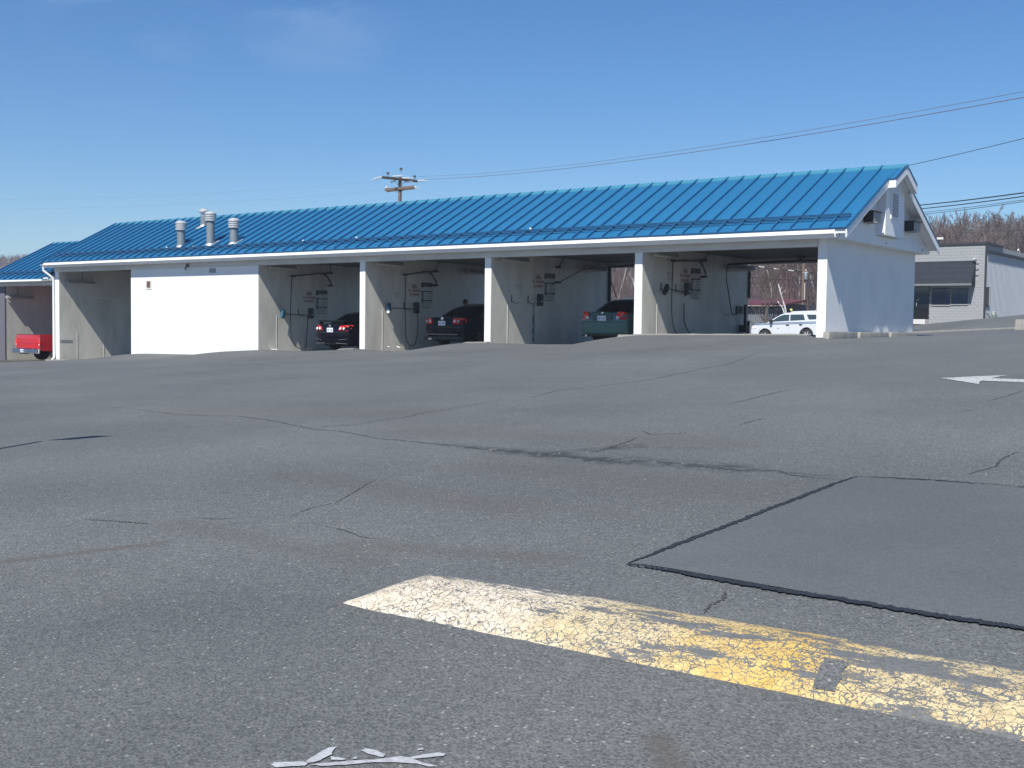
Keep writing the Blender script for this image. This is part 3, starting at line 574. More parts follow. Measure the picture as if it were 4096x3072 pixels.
# pediment wall, chase, louvre
px0 = .285
pd = [( .02, SOF+.02), (DEP-.02, SOF+.02), (DEP+.2, 4.42), (3.47, 6.12), (-.2, 4.42)]
MB().prism([(px0-.1, y, z) for y, z in [(-.15, 4.02), (DEP+.15, 4.02), (DEP+.15, roof_z(-.15)-.1), (3.47, roof_z(3.47)-.1), (-.15, roof_z(-.15)-.1)]], (.1, 0, 0)).build('gable_wall', TRIM, wash)
chs = MB().prism([(px0, 2.72, 4.27), (px0, 4.22, 4.27), (px0, 4.22, roof_z(4.22)-.12), (px0, 3.47, roof_z(3.47)-.12), (px0, 2.72, roof_z(2.72)-.12)], (.25, 0, 0)).build('gable_chase', TRIM, wash)
lv = MB().box(.535, .56, 3.10, 3.74, 4.74, 5.52).build('louvre_vent', TRIM, wash)
for i in range(12):
    z = 4.81+i*.055
    MB().prism([(.563, 3.19, z), (.563, 3.19, z+.012), (.585, 3.19, z-.012), (.585, 3.19, z-.022)], (0, .46, 0)).build('louvre_slat', TRIM, lv)
    MB().box(.5605, .5625, 3.19, 3.65, z+.016, z+.034).build('louvre_gap', mat('louvre_shade', (.25, .25, .26), .7), lv)
for lab, y in (('floodlight near the front slope of the gable', 1.70), ('floodlight near the rear slope of the gable', 5.02)):
    h = MB().box(px0, px0+.28, y+.02, y+.56, 4.53, 4.82).build('floodlight', GREYP, wash, label=lab, bevel=.01)
    MB().box(px0-.0, px0+.33, y-.03, y+.62, 4.823, 4.845).build('lamp_hood', PIPE, h)
    MB().box(px0+.01, px0+.27, y-.004, y+.018, 4.54, 4.815).build('lamp_lens', BLACK, h)
    MB().box(px0+.28, px0+.33, y+.1, y+.35, 4.51, 4.53).build('lamp_latch', GREYP, h)
# roof deck, panels, ridge
XR, XP, XL = .63, .84, -36.1
roof = MB().prism([(XL, -.30, 4.20), (XL, 3.47, roof_z(3.47)-.04), (XL, DEP+.32, 4.20), (XL, DEP+.32, 4.12), (XL, 3.47, roof_z(3.47)-.14), (XL, -.30, 4.12)], (XR-XL-.02, 0, 0)).build('roof', TRIM, wash)
def slope_panel(x0, x1, yl, yh, z0, zb, sign=1):
    mb = MB(); f = lambda y: zb+RS*(y+.32)
    q = [(x0, yl, f(yl)), (x1, yl, f(yl)), (x1, yh, f(yh)), (x0, yh, f(yh))]
    mb.prism(q, (0, 0, -.022))
    mb.prism([(x0, yl, f(yl)+.001), (x0+.032, yl, f(yl)+.001), (x0+.032, yh, f(yh)+.001), (x0, yh, f(yh)+.001)], (0, 0, .078))
    return mb
SP = .5263
pan = slope_panel(0, SP-.003, -.34, 3.44, 0, 4.232)
pm = pan.build('roof_panel', BLUE, roof)
x = XR-SP+.03; first = True
n_pan = 0
xs_p = []
while x > XL+.05:
    xs_p.append(x); x -= SP
for i, x in enumerate(xs_p):
    if i == 0: pm.location = (x, 0, 0)
    else: copy_child(pm, roof, (x, 0, 0))
# left edge closing strip
slope_panel(XL, xs_p[-1]-.003, -.34, 3.44, 0, 4.232).build('roof_panel', BLUE, roof, label='narrow closing panel at the left rake')
# rear slope as one sheet, rake trims, ridge cap
MB().prism([(XL, 3.50, roof_z(3.5)+.0), (XR, 3.50, roof_z(3.5)), (XR, DEP+.34, 4.215), (XL, DEP+.34, 4.215)], (0, 0, -.02)).build('rear_roof_sheet', BLUE, roof)
MB().prism([(XL, 3.33, roof_z(3.33)+.025), (XL, 3.47, roof_z(3.47)+.055), (XL, 3.61, roof_z(3.33)+.025), (XL, 3.61, roof_z(3.33)), (XL, 3.33, roof_z(3.33))], (XP-XL+.01, 0, 0)).build('ridge_cap', RIDGE, roof)
MB().box(XL, XR, -.354, -.342, 4.212, 4.248).build('eave_drip_edge', BLUED, roof)
def rake(x0, x1, ya, yb, zt, zb, m, name, rear=False):
    g = (lambda y: 6.94-y) if rear else (lambda y: y)
    f = lambda y: 4.232+RS*(y+.32)
    pts = [(x0, g(ya), f(ya)+zt), (x0, g(yb), f(yb)+zt), (x0, g(yb), f(yb)+zb), (x0, g(ya), f(ya)+zb)]
    return MB().prism(pts, (x1-x0, 0, 0)).build(name, m, roof)
YPR = 2.60
for rear in (False, True):
    rake(XR-.03, XR, -.34, YPR, -.03, -.235, TRIM, 'rake_board', rear)
    rake(XR-.03, XR+.008, -.34, YPR, .035, -.03, BLUED, 'rake_trim', rear)
    rake(XP-.03, XP, YPR, 3.47, -.03, -.235, TRIM, 'rake_board', rear)
    rake(XP-.03, XP+.008, YPR, 3.47, .035, -.03, BLUED, 'rake_trim', rear)
    g = (lambda y: 6.94-y) if rear else (lambda y: y); f = lambda y: 4.232+RS*(y+.32)
    # projecting prow: deck, underside, end return
    MB().prism([(XR, g(YPR), f(YPR)), (XP, g(YPR), f(YPR)), (XP, g(3.46), f(3.46)), (XR, g(3.46), f(3.46))], (0, 0, -.02)).build('prow_deck', BLUE, roof)
    MB().box(XR-.02, XP, min(g(YPR), g(YPR)-.02 if not rear else g(YPR)+.02), max(g(YPR), g(YPR)-.02 if not rear else g(YPR)+.02), f(YPR)-.235, f(YPR)-.03).build('prow_return', TRIM, roof)
    MB().box(XR-.02, XP, min(g(YPR), g(YPR)-.03 if not rear else g(YPR)+.03), max(g(YPR), g(YPR)-.03 if not rear else g(YPR)+.03), f(YPR)-.03, f(YPR)+.012).build('prow_trim', BLUED, roof)
    # sloping soffit under the gable overhang
    MB().prism([(px0, g(-.3), f(-.3)-.13), (XR-.03, g(-.3), f(-.3)-.13), (XR-.03, g(3.46), f(3.46)-.13), (px0, g(3.46), f(3.46)-.13)], (0, 0, -.015)).build('rake_soffit', TRIM, roof)
    MB().prism([(XR-.0, g(YPR), f(YPR)-.13), (XP-.03, g(YPR), f(YPR)-.13), (XP-.03, g(3.46), f(3.46)-.13), (XR, g(3.46), f(3.46)-.13)], (0, 0, -.015)).build('rake_soffit', TRIM, roof)
# left rake
MB().prism([(XL-.02, -.34, 4.25), (XL-.02, 3.47, roof_z(3.47)+.03), (XL-.02, 3.47, roof_z(3.47)-.2), (XL-.02, -.34, 4.04)], (.03, 0, 0)).build('rake_trim', BLUED, roof, label='left rake trim')
MB().prism([(-35.6, -.15, 4.02), (-35.6, DEP+.15, 4.02), (-35.6, DEP+.15, 4.2), (-35.6, 3.47, 6.05), (-35.6, -.15, 4.2)], (.1, 0, 0)).build('gable_wall', TRIM, wash, label='left gable wall')
# snow guard rails with clamps
f = lambda y: 4.232+RS*(y+.32)
sg = MB().box(-36.7+.7, .50, .225, .285, f(.255)+.055, f(.255)+.115).box(-36.0, .50, .08, .11, f(.095)+.05, f(.095)+.085).build('snow_guard', BLUED, wash)
cm = None
for i, x in enumerate(xs_p[:-1]):
    if cm is None:
        cm = MB().prism([(-.02, .04, f(.04)+.045), (-.02, .32, f(.32)+.045), (-.02, .26, f(.26)+.10), (-.02, .07, f(.07)+.075)], (.06, 0, 0)).build('guard_clamp', BLUED, sg)
        cm.location = (x, 0, 0)
    else: copy_child(cm, sg, (x, 0, 0))
for x, h in ((-28.03, .13), (-27.02, .07), (-26.33, .1), (-20.46, .05), (-20.0, .12), (-17.28, .13), (-9.75, .13)):
    MB().box(x-.025, x+.03, .30, .36, f(.33), f(.33)+h).build('roof_clip', TRIM, wash, bevel=.008)
# roof vents
def vent(x, y, top, r=.165, flat=False, label=None):
    zb = roof_z(y); nk = top-.34
    v = MB().tube([(x, y, zb-.12), (x, y, nk+.05)], r, 20).build('vent_pipe', GALV, wash, smooth=True, label=label)
    fl = MB().prism([(x-.20, y-.28, roof_z(y-.28)+.012), (x+.20, y-.28, roof_z(y-.28)+.012), (x+.20, y+.28, roof_z(y+.28)+.012), (x-.20, y+.28, roof_z(y+.28)+.012)], (0, 0, .02)).build('vent_flashing', ALU, v)
    MB().lathe((x, y, zb-.16), [(r+.02, 0), (r+.06, .05), (r+.04, .15), (r, .2)], 20).build('vent_collar', ALU, v, smooth=True)
    if flat:
        MB().lathe((x, y, top-.30), [(.12, 0), (.12, .12), (.20, .13), (.22, .17), (.215, .21), (.14, .28), (.05, .31), (.0, .315)], 20).build('vent_cap', ALU, v, smooth=True)
    else:
        for i in range(3):
            z = nk+i*.082
            MB().lathe((x, y, z), [(.17, .0), (.225, .0), (.225, .055), (.185, .072), (.17, .075)], 24).build('vent_ring', ALU, v, smooth=True)
        MB().tube([(x, y, nk), (x, y, nk+.25)], .15, 16).build('vent_core', DARKT, v)
        MB().lathe((x, y, nk+.246), [(.17, 0), (.23, 0), (.23, .045), (.18, .10), (.08, .135), (0, .14)], 24).build('vent_cap', ALU, v, smooth=True)
vent(-27.42, .58, 5.70, label='leftmost roof vent with ribbed cap'); vent(-25.62, .62, 5.99, label='tallest roof vent with ribbed cap'); vent(-24.20, .62, 5.66, label='rightmost roof vent with ribbed cap')
vent(-28.50, 2.55, 6.45, r=.14, flat=True, label='roof vent with flat mushroom cap nearest the ridge')
# small fittings on the white wall
pl = MB().box(-28.93, -28.58, -.02, 0, 2.97, 3.33).build('wall_grille', SIGNW, wash)
MB().box(-28.88, -28.64, -.026, -.02, 3.04, 3.30).build('grille_screen', mat('rusty_screen', (.16, .10, .075), .8, noise_amt=.4, noise_scale=14), pl)
pv = MB().box(-24.89, -24.53, -.03, 0, 3.57, 3.74).build('wall_vent', GREYP, wash)
wl = MB().box(-26.20, -26.12, -.12, -.035, 3.82, 3.94).tube([(-26.16, -.10, 3.86), (-26.16, -.17, 3.80), (-26.16, -.16, 3.70)], .035, 8).build('wall_lamp', PIPE, wash)
MB().box(-28.80, -28.77, -.008, -.001, .9, 2.9).build('rust_streak', mat('faint_streak', (.70, .70, .68), .6, noise_amt=.12, noise_scale=4), wash)

# kerbs in front of the piers and wheel stops along the gable
def kerb(x0, x1, label, h=.035, y0=-.98, y1=-.80):
    n = max(2, int((x1-x0)/.25)); mb = MB(); top = []
    for i in range(n+1):
        x = x0+(x1-x0)*i/n; z = ground_z(x, -1.0)+h+.005*math.sin(x*7)
        if i == 0: z -= .04
        top.append((x, z))
    for (a, za), (b, zb) in zip(top, top[1:]):
        mb.add([(a, y0, za), (b, y0, zb), (b, y1, zb), (a, y1, za), (a, y0, za-.3), (b, y0, zb-.3), (b, y1, zb-.3), (a, y1, za-.3)], [(0, 1, 2, 3), (0, 4, 5, 1), (2, 6, 7, 3), (4, 7, 6, 5)])
    z0, z1 = top[0][1], top[-1][1]
    mb.quad((x0, y0, z0), (x0, y1, z0), (x0, y1, z0-.3), (x0, y0, z0-.3)); mb.quad((x1, y0, z1), (x1, y1, z1), (x1, y1, z1-.3), (x1, y0, z1-.3))
    tag(mb.build('concrete_kerb', CONC, fix=True), label, 'kerb', 'kerbs in front of the wash bay piers')
kerb(-5.85, -.10, 'long pale concrete kerb in front of the empty bay')
kerb(-11.45, -10.4, 'short concrete kerb at the pier left of the green sedan bay')
kerb(-16.98, -16.1, 'short concrete kerb at the pier between the two dark sedans')
MB().box(-11.4, -10.6, -.80, -.33, .95, 1.115).build('bay_apron', CONC, wash); MB().box(-17.0, -16.2, -.80, -.33, .6, .80).build('bay_apron', CONC, wash)
MB().box(-5.8, -.15, -.80, -.33, 1.2, 1.44).build('bay_apron', CONC, wash)
for (a, b, xo), lab in zip([(-.25, 1.78, .0), (1.95, 4.25, .0), (4.42, 6.75, .0)], ['concrete wheel stop nearest the front corner of the gable wall', 'concrete wheel stop in the middle of the gable wall', 'concrete wheel stop at the rear corner of the gable wall']):
    o = MB().prism([(.03, a, 1.36), (.03, a+.03, 1.60), (.03, b-.03, 1.60), (.03, b, 1.36)], (.17, 0, 0))
    tag(o.build('wheel_stop', CONC, bevel=.02), lab, 'wheel stop', 'wheel stops along the gable wall')

# ------------------------------------------------------------------ lower annex at the left end
anx = thing('car_wash_annex', 'lower blue roofed annex at the left end of the car wash, red pickup inside', 'building', (-38, 3.5, -.3))
MB().box(-39.94, -39.752, .05, DEP, -.6, 3.45).build('bay_wall', WHITE, anx)
for a, b in ((.06, .92), (.93, 2.25), (2.26, 3.6), (3.61, 5.0), (5.01, DEP)):
    MB().box(-39.752, -39.74, a, b, -.6, 3.45).build('wall_panel', BAYW, anx)
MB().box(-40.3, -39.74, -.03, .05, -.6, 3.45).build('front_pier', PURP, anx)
MB().box(-40.9, -35.62, -.035, .15, 3.22, 3.42).build('front_header', HEADER, anx)
MB().box(-39.7, -35.62, .16, DEP, 3.42, 3.46).build('ceiling', CEIL, anx)
MB().box(-41.2, -35.98, -.42, -.30, 3.40, 3.48).build('gutter', TRIM, anx)
MB().box(-41.2, -35.62, -.30, .0, 3.42, 3.44).build('soffit', TRIM, anx)
MB().box(-35.98, -35.62, -.34, -.30, 3.42, 3.56).build('fascia', HEADER, anx)
MB().box(-39.7, -35.62, -.32, DEP+.2, -.7, -.20).build('bay_floor', WETC, anx)
ar_ = MB().prism([(-41.35, -.30, 3.47), (-41.35, 3.47, 5.46), (-41.35, DEP+.32, 3.47), (-41.35, DEP+.32, 3.40), (-41.35, 3.47, 5.38), (-41.35, -.30, 3.40)], (5.72, 0, 0)).build('roof', TRIM, anx)
am = slope_panel(0, SP-.003, -.36, 3.44, 0, 3.50).build('roof_panel', BLUE, ar_)
x = -36.16; k = 0
while x > -41.4:
    if k == 0: am.location = (x, 0, 0)
    else: copy_child(am, ar_, (x, 0, 0))
    x -= SP; k += 1
slope_panel(-41.35, -40.905, -.36, 3.44, 0, 3.50).build('roof_panel', BLUE, ar_, label='narrow closing panel at the left rake')
MB().prism([(-41.36, 3.33, 5.44), (-41.36, 3.47, 5.535), (-41.36, 3.61, 5.44)], (5.74, 0, 0)).build('ridge_cap', RIDGE, ar_)
MB().prism([(-41.4, 3.5, 5.47), (-35.65, 3.5, 5.47), (-35.65, DEP+.34, 3.48), (-41.4, DEP+.34, 3.48)], (0, 0, -.02)).build('rear_roof_sheet', BLUE, ar_)
MB().prism([(-41.4, -.36, 3.53), (-41.4, 3.47, 5.52), (-41.4, 3.47, 5.36), (-41.4, -.36, 3.36)], (.03, 0, 0)).build('rake_trim', BLUED, ar_)
g_ = lambda y: 3.50+RS*(y+.32)
MB().box(-41.3, -36.05, .225, .285, g_(.255)+.055, g_(.255)+.115).box(-41.3, -36.05, .08, .11, g_(.095)+.05, g_(.095)+.085).build('snow_guard', BLUED, anx)
# ------------------------------------------------------------------ wash bay equipment
BAYS = {'A': dict(x=-22.04, sign=2.66, lst=2.99, box=2.26, fl=.67, tip=3.46, top=3.67, bot=3.17, tipy=1.45, desc='in the spoiler sedan bay'),
        'B': dict(x=-16.53, sign=2.88, lst=3.22, box=2.47, fl=.88, tip=3.43, top=3.63, bot=3.12, tipy=1.76, desc='in the blue sedan bay'),
        'C': dict(x=-11.02, sign=3.12, lst=3.45, box=2.73, fl=1.13, tip=None, top=3.66, bot=3.15, tipy=None, desc='in the green sedan bay'),
        'D': dict(x=-5.51, sign=3.23, lst=3.51, box=3.03, fl=1.39, tip=3.63, top=3.76, bot=3.25, tipy=1.34, desc='in the empty bay')}
def wall_text(body, size, x, yc, z, m, name, parent):
    vs, fs = text_pts(body, size)
    mb = MB(); mb.add([(x, yc+v.x, z+v.y) for v in vs], fs); return mb.build(name, m, parent, fix=False)
def fluorescent(x, y0, y1, z, desc, rod=None, tilt=0):
    t = thing('fluorescent_light', 'white tube light fixture '+desc, 'ceiling light', (x, (y0+y1)/2, z), 'tube lights in the wash bays')
    MB().prism([(x+.02, y0, z-.07), (x+.24, y0, z-.07), (x+.20, y0, z+.05), (x+.06, y0, z+.05)], (0, y1-y0, tilt)).build('lamp_housing', GREYP, t)
    MB().tube([(x+.13, y0+.03, z-.085), (x+.13, y1-.03, z-.085+tilt)], .03, 8).build('lamp_tube', SIGNW, t)
    if rod: MB().tube([(x+.12, rod, z+.04), (x+.12, rod, 4.0)], .012, 6).build('hanging_rod', PIPE, t); 
    else: MB().box(x, x+.1, y0+.2, y0+.28, z-.02, z+.03).box(x, x+.1, y1-.28, y1-.2, z-.02, z+.03).build('mounting_bracket', PIPE, t)
for k, b in BAYS.items():
    x, d = b['x'], b['desc']
    fluorescent(x+.04, .36, 1.66, 3.83, 'on the wall '+d, tilt=-.02)
    # bill changer sign
    s = thing('bill_changer_sign', 'faded red BILL CHANGER IN FRONT sign '+d, 'sign', (x, 2.52, b['sign']), 'bill changer signs')
    bd = MB().box(x, x+.006, 2.20, 2.86, b['sign']-.24, b['sign']+.30).build('sign_board', BAYT, s)
    wall_text('BILL CHANGER', .098, x+.009, 2.52, b['sign']-.02, ORANGE, 'lettering', s)
    wall_text('IN FRONT', .105, x+.009, 2.53, b['sign']-.165, ORANGE, 'lettering', s)
    mb = MB()
    for q in range(14):
        a0, a1 = PI*q/14, PI*(q+1)/14
        mb.quad((x+.009, 2.53+.16*math.cos(a0), b['sign']+.10+.15*math.sin(a0)), (x+.009, 2.53+.16*math.cos(a1), b['sign']+.10+.15*math.sin(a1)), (x+.009, 2.53, b['sign']+.10))
    mb.build('faded_emblem', PINKP, s, fix=False)
    MB().box(x+.010, x+.016, 2.50, 2.53, b['sign']+.13, b['sign']+.17).build('emblem_dot', INK, s)
    # instruction list
    z1 = b['lst']; z0 = z1-.96
    s = thing('instruction_sign', 'tall wash instruction panel with black bars and print '+d, 'sign', (x, 3.2, z0), 'instruction signs')
    MB().box(x, x+.008, 2.86, 3.52, z0, z1).build('sign_board', PAPER, s)
    MB().box(x+.010, x+.013, 2.88, 3.50, z1-.17, z1-.02).build('heading_band', mat('brown_grey_print', (.10, .095, .085), .6), s)
    mb = MB().box(x+.013, x+.016, 2.89, 3.48, z1-.03, z1-.018).box(x+.013, x+.017, 2.88, 3.0, z1-.20, z1-.125).box(x+.013, x+.016, 3.34, 3.49, z1-.165, z1-.14)
    zz = z1-.33
    for i, (w0, h, dark) in enumerate([(2.89, .03, 1), (2.89, .02, 0), (2.92, .02, 0), (2.92, .02, 0), (2.89, .03, 1)]):
        if dark: mb.box(x+.012, x+.015, w0, 3.49, zz-h, zz); mb.box(x+.015, x+.018, 3.30, 3.50, zz-h-.006, zz+.006)
        else: mb.box(x+.012, x+.015, 3.22, 3.49, zz-.012, zz)
        zz -= .083
    for i in range(9):
        z = z1-.35-.046*i; mb.box(x+.012, x+.016, 2.90+.012*(i % 3 == 1), 3.02-.012*(i % 2), z-.031, z-.004)
    mb.build('black_lettering', INK, s)
    mb = MB(); zz = z1-.72
    for i in range(4):
        mb.box(x+.012, x+.015, 2.92+.02*(i % 2), 3.46-.03*i, zz-.014-.01*(i == 3), zz); zz -= .066
    mb.build('fine_print', INKG, s)
    # coin box
    z1 = b['box']; h = .40 if k != 'D' else .36
    c = thing('coin_box', 'dark steel selector and coin box on the wall '+d, 'coin box', (x, 2.55, z1-h), 'coin boxes')
    MB().box(x, x+.13, 2.47, 2.67, z1-h, z1).build('housing', STEEL, c, bevel=.02)
    MB().box(x+.13, x+.14, 2.485, 2.655, z1-h+.02, z1-.02).build('front_panel', BLACK, c)
    MB().lathe((x+.14, 2.57, z1-.12), [(.045, 0), (.04, .02), (.012, .035)], 12, 'x').build('selector_knob', PIPE, c)
    MB().box(x+.141, x+.148, 2.55, 2.60, z1-.27, z1-.25).build('coin_slot', CHROME, c)
    # hooks
    for j, y in enumerate((1.07, 1.97)):
        if k in 'AB' and j == 0: continue
        z = {'A': 2.10, 'B': 2.34, 'C': 2.54, 'D': 2.86}[k]
        hk = MB().box(x, x+.012, y-.02, y+.02, z-.13, z+.12).tube([(x+.01, y, z-.08), (x+.10, y+.05, z-.15), (x+.17, y+.10, z-.16), (x+.19, y+.14, z-.09)], .012, 6).build('brush_hook', PIPE)
        tag(hk, ('outer' if j == 0 else 'inner')+' steel brush hook on the wall '+d, 'hook', 'brush hooks')
# booms
def boom(k):
    b = BAYS[k]; x = b['x']; d = b['desc']
    t = thing('hose_boom', 'wall mounted swinging hose boom '+d, 'boom', (x, 3.58, b['bot']), 'hose booms')
    for z in (b['top'], b['bot']):
        MB().box(x, x+.16, 3.51, 3.66, z-.03, z+.035).build('pivot_bracket', BLACK, t)
    if k == 'C':
        MB().tube([(x+.12, 3.58, b['bot']), (x+.7, 4.05, b['bot']+.42), (x+1.0, 4.30, b['bot']+.5)], .018, 6).build('boom_arm', PIPE, t)
        MB().tube([(x+.1, 3.58, b['top']), (x+.22, 3.7, 4.0)], .014, 6).build('feed_hose', HOSE, t); return t
    MB().tube([(x+.14, 3.60, b['top']-.01), (x+.20, 2.9, b['top']-.05), (x+.24, b['tipy']+.05, b['tip'])], .030, 8).build('boom_arm', PIPE, t, smooth=True)
    MB().prism([(x+.15, 2.75, b['top']-.06), (x+.15, 3.05, b['top']-.055), (x+.15, 3.32, b['top']-.18), (x+.15, 3.58, b['bot']+.03), (x+.15, 3.58, b['bot']+.14), (x+.15, 3.3, b['top']-.10), (x+.15, 3.2, b['top']-.02), (x+.15, 2.75, b['top']-.02)], (.03, 0, 0)).build('boom_brace', PIPE, t)
    MB().box(x+.19, x+.29, b['tipy']-.06, b['tipy']+.09, b['tip']-.035, b['tip']+.035).build('boom_end', BLACK, t)
    if k == 'A': MB().tube([(x+.1, 3.58, b['top']), (x+.11, 3.6, b['top']+.15), (x+.12, 3.54, b['top']+.28), (x+.12, 3.54, 4.0)], .014, 6).build('feed_hose', HOSE, t)
    else: MB().tube([(x+.1, 3.58, b['top']), (x+.16, 3.72, 4.0)], .014, 6).build('feed_hose', HOSE, t)
    return t
booms = {k: boom(k) for k in 'ABCD'}
def curve(pts, n=8):
    """Catmull-Rom through the points"""
    P = [Vector(p) for p in pts]; P = [P[0]*2-P[1]]+P+[P[-1]*2-P[-2]]; out = []
    for i in range(1, len(P)-2):
        for j in range(n):
            t = j/n; a, b, c, d = P[i-1:i+3]
            out.append(.5*((2*b)+(c-a)*t+(2*a-5*b+4*c-d)*t*t+(3*b-a-3*c+d)*t**3))
    return out+[P[-2]]
def hose(pts, desc, r=.016):
    tag(MB().tube(curve(pts), r, 6).build('hose', HOSE, smooth=True), desc, 'hose', 'black pressure hoses')
x = -22.04; b = BAYS['A']
hose([(x+.24, 1.45, 3.44), (x+.22, 1.43, 3.2), (x+.2, 1.41, 2.4), (x+.2, 1.41, 1.5), (x+.22, 1.46, 1.0), (x+.3, 1.66, .74), (x+.5, 2.0, .69), (x+1.3, 2.6, .685)], 'black hose hanging from the boom tip in the spoiler sedan bay')
x = -16.53
hose([(x+.24, 1.76, 3.41), (x+.22, 1.80, 3.2), (x+.2, 1.82, 2.4), (x+.2, 1.86, 1.6), (x+.2, 1.92, 1.1), (x+.22, 2.12, .90), (x+.2, 2.38, 1.0), (x+.15, 2.56, 1.5), (x+.12, 2.58, 2.08)], 'black hose hanging in a long loop from boom tip to coin box, blue sedan bay')
x = -5.51
hose([(x+.24, 1.34, 3.60), (x+.22, 1.37, 3.3), (x+.2, 1.38, 2.5), (x+.2, 1.44, 1.9), (x+.22, 1.58, 1.56), (x+.26, 1.8, 1.44), (x+.35, 2.2, 1.405), (x+.9, 3.2, 1.40)], 'black hose hanging from the boom tip to the floor of the empty bay')
hose([(x+.05, 2.41, 2.40), (x+.05, 2.42, 2.0), (x+.07, 2.50, 1.72), (x+.12, 2.72, 1.48), (x+.3, 3.0, 1.41), (x+.8, 3.6, 1.40)], 'short black hose running down the wall below the coin box of the empty bay')
# ceiling boom of the empty bay and others
def ceiling_boom(x, y, tip, desc, hosep):
    t = thing('ceiling_boom', desc, 'boom', (x, y, 4.0), 'ceiling booms')
    MB().box(x-.1, x+.1, y-.1, y+.1, 3.90, 3.985).build('swivel_plate', PIPE, t)
    MB().tube([(x, y, 3.92), (x, y, 3.80)], .035, 8).build('swivel', BLACK, t)
    MB().tube([(x+1.9, y+.3, 3.83), (x, y, 3.83), tip], .028, 8).build('boom_arm', BLACK, t)
    hose(hosep, 'black hose hanging from '+desc)
ceiling_boom(-3.3, 6.0, (-5.25, 4.85, 3.70), 'ceiling boom near the rear of the empty bay', [(-5.25, 4.85, 3.68), (-5.3, 4.86, 3.3), (-5.3, 5.05, 2.8), (-5.3, 5.25, 2.3), (-5.35, 5.5, 2.12), (-5.4, 5.95, 2.14)])
ceiling_boom(-8.8, 5.6, (-10.6, 6.2, 3.78), 'ceiling boom above the green sedan', [(-10.6, 6.2, 3.76), (-10.55, 6.25, 3.4), (-9.9, 5.5, 2.95), (-9.3, 4.7, 2.66)])
ceiling_boom(-13.9, 5.5, (-15.6, 5.9, 3.80), 'ceiling boom above the dark blue sedan', [(-15.6, 5.9, 3.78), (-15.5, 5.95, 3.4), (-15.6, 5.75, 2.9), (-15.7, 5.6, 2.3)])
for k, y0, y1, z in (('B', 5.4, 6.5, 3.74), ('C', 5.15, 6.35, 3.74), ('D', 5.3, 6.85, 3.68)):
    fluorescent(BAYS[k]['x']+.05, y0, y1, z, 'near the rear of the wall '+BAYS[k]['desc'], tilt=.0)
fluorescent(-35.26, .30, 1.65, 3.40, 'hanging from a rod in the leftmost bay of the main building', rod=1.08)
fluorescent(-39.72, -.02, 1.29, 2.74, 'hanging from a rod in the annex bay above the red pickup', rod=.55)
# foam brushes
def brush(x, y, z, m, desc, ang, handle, foam=False):
    t = thing('foam_brush', desc, 'brush', (x+.15, y, z), 'foam brushes')
    Mx = Matrix.Translation((x+.17, y, z)) @ Matrix.Rotation(ang, 4, 'X')
    MB().box(-.05, .05, -.065, .03, -.17, .17, Mx).build('bristles', m, t, bevel=.012)
    MB().box(-.04, .04, .03, .065, -.15, .15, Mx).build('brush_block', BLACK, t)
    MB().tube(curve(handle, 5), .015, 6).build('handle', HOSE, t)
    if foam: MB().box(-.055, .055, -.07, .0, -.19, -.10, Mx).build('soap', FOAM, t, bevel=.015)
brush(-22.04, 1.05, 2.0, BRUSHB, 'blue bristled brush on wall hooks in the spoiler sedan bay', -.2, [(-21.87, 1.10, 2.01), (-21.87, 1.6, 2.0), (-21.88, 2.15, 1.985), (-21.88, 2.30, 1.93), (-21.92, 2.36, 1.80), (-21.95, 2.35, 1.3), (-21.98, 2.32, .69)])
brush(-16.53, 1.02, 2.24, BRUSHB, 'blue brush tipped with white soap on hooks in the blue sedan bay', .05, [(-16.36, 1.06, 2.235), (-16.36, 1.8, 2.235), (-16.36, 2.42, 2.23)], True)
brush(-5.51, 1.08, 2.77, BLACK, 'black bristled brush tilted on its hook in the empty bay', -.68, [(-5.34, 1.22, 2.80), (-5.34, 1.7, 2.77), (-5.34, 2.15, 2.745), (-5.36, 2.26, 2.70), (-5.40, 2.36, 2.63), (-5.40, 2.48, 2.66)])
# notices, drips, wand holder, back jamb rails
def notice(x, y0, y1, z0, z1, desc):
    s = thing('notice', desc, 'notice', (x, y0, z0), 'small notices on the bay walls')
    MB().box(x, x+.008, y0, y1, z0, z1).build('notice_sheet', BAYT, s)
    MB().box(x+.009, x+.012, y0+.01, y1-.01, z1-.025, z1-.01).box(x+.009, x+.012, y0+.02, y1-.04, z0+.01, z0+.022).build('notice_border', PINKP, s)
    MB().box(x+.009, x+.012, y0+.12, y1-.12, (z0+z1)/2-.01, (z0+z1)/2+.01).build('print_line', PINKP, s)
notice(-11.02, 1.30, 1.71, 2.85, 3.01, 'faded bordered notice on the wall above the empty hooks, green sedan bay')
notice(-5.51, 1.46, 1.80, 3.08, 3.30, 'faded bordered notice behind the hanging hose, empty bay')
notice(-16.53, 1.42, 1.78, 2.60, 2.78, 'faded bordered notice on the wall of the dark blue sedan bay')
o = MB().box(-11.02, -11.012, 2.22, 2.34, 1.15, 2.34).build('teal_stain', TEAL); o.parent = wash; o.location = (0, 0, 0); o.matrix_parent_inverse = Matrix.Translation(-wash.location)
mb = MB()
for z0, z1 in ((2.18, 2.30), (2.02, 2.16), (1.62, 1.68), (1.28, 1.36)): mb.box(-11.011, -11.006, 2.25, 2.285, z0, z1)
o2 = mb.build('foam_drip', FOAM); o2.parent = wash; o2.matrix_parent_inverse = Matrix.Translation(-wash.location)
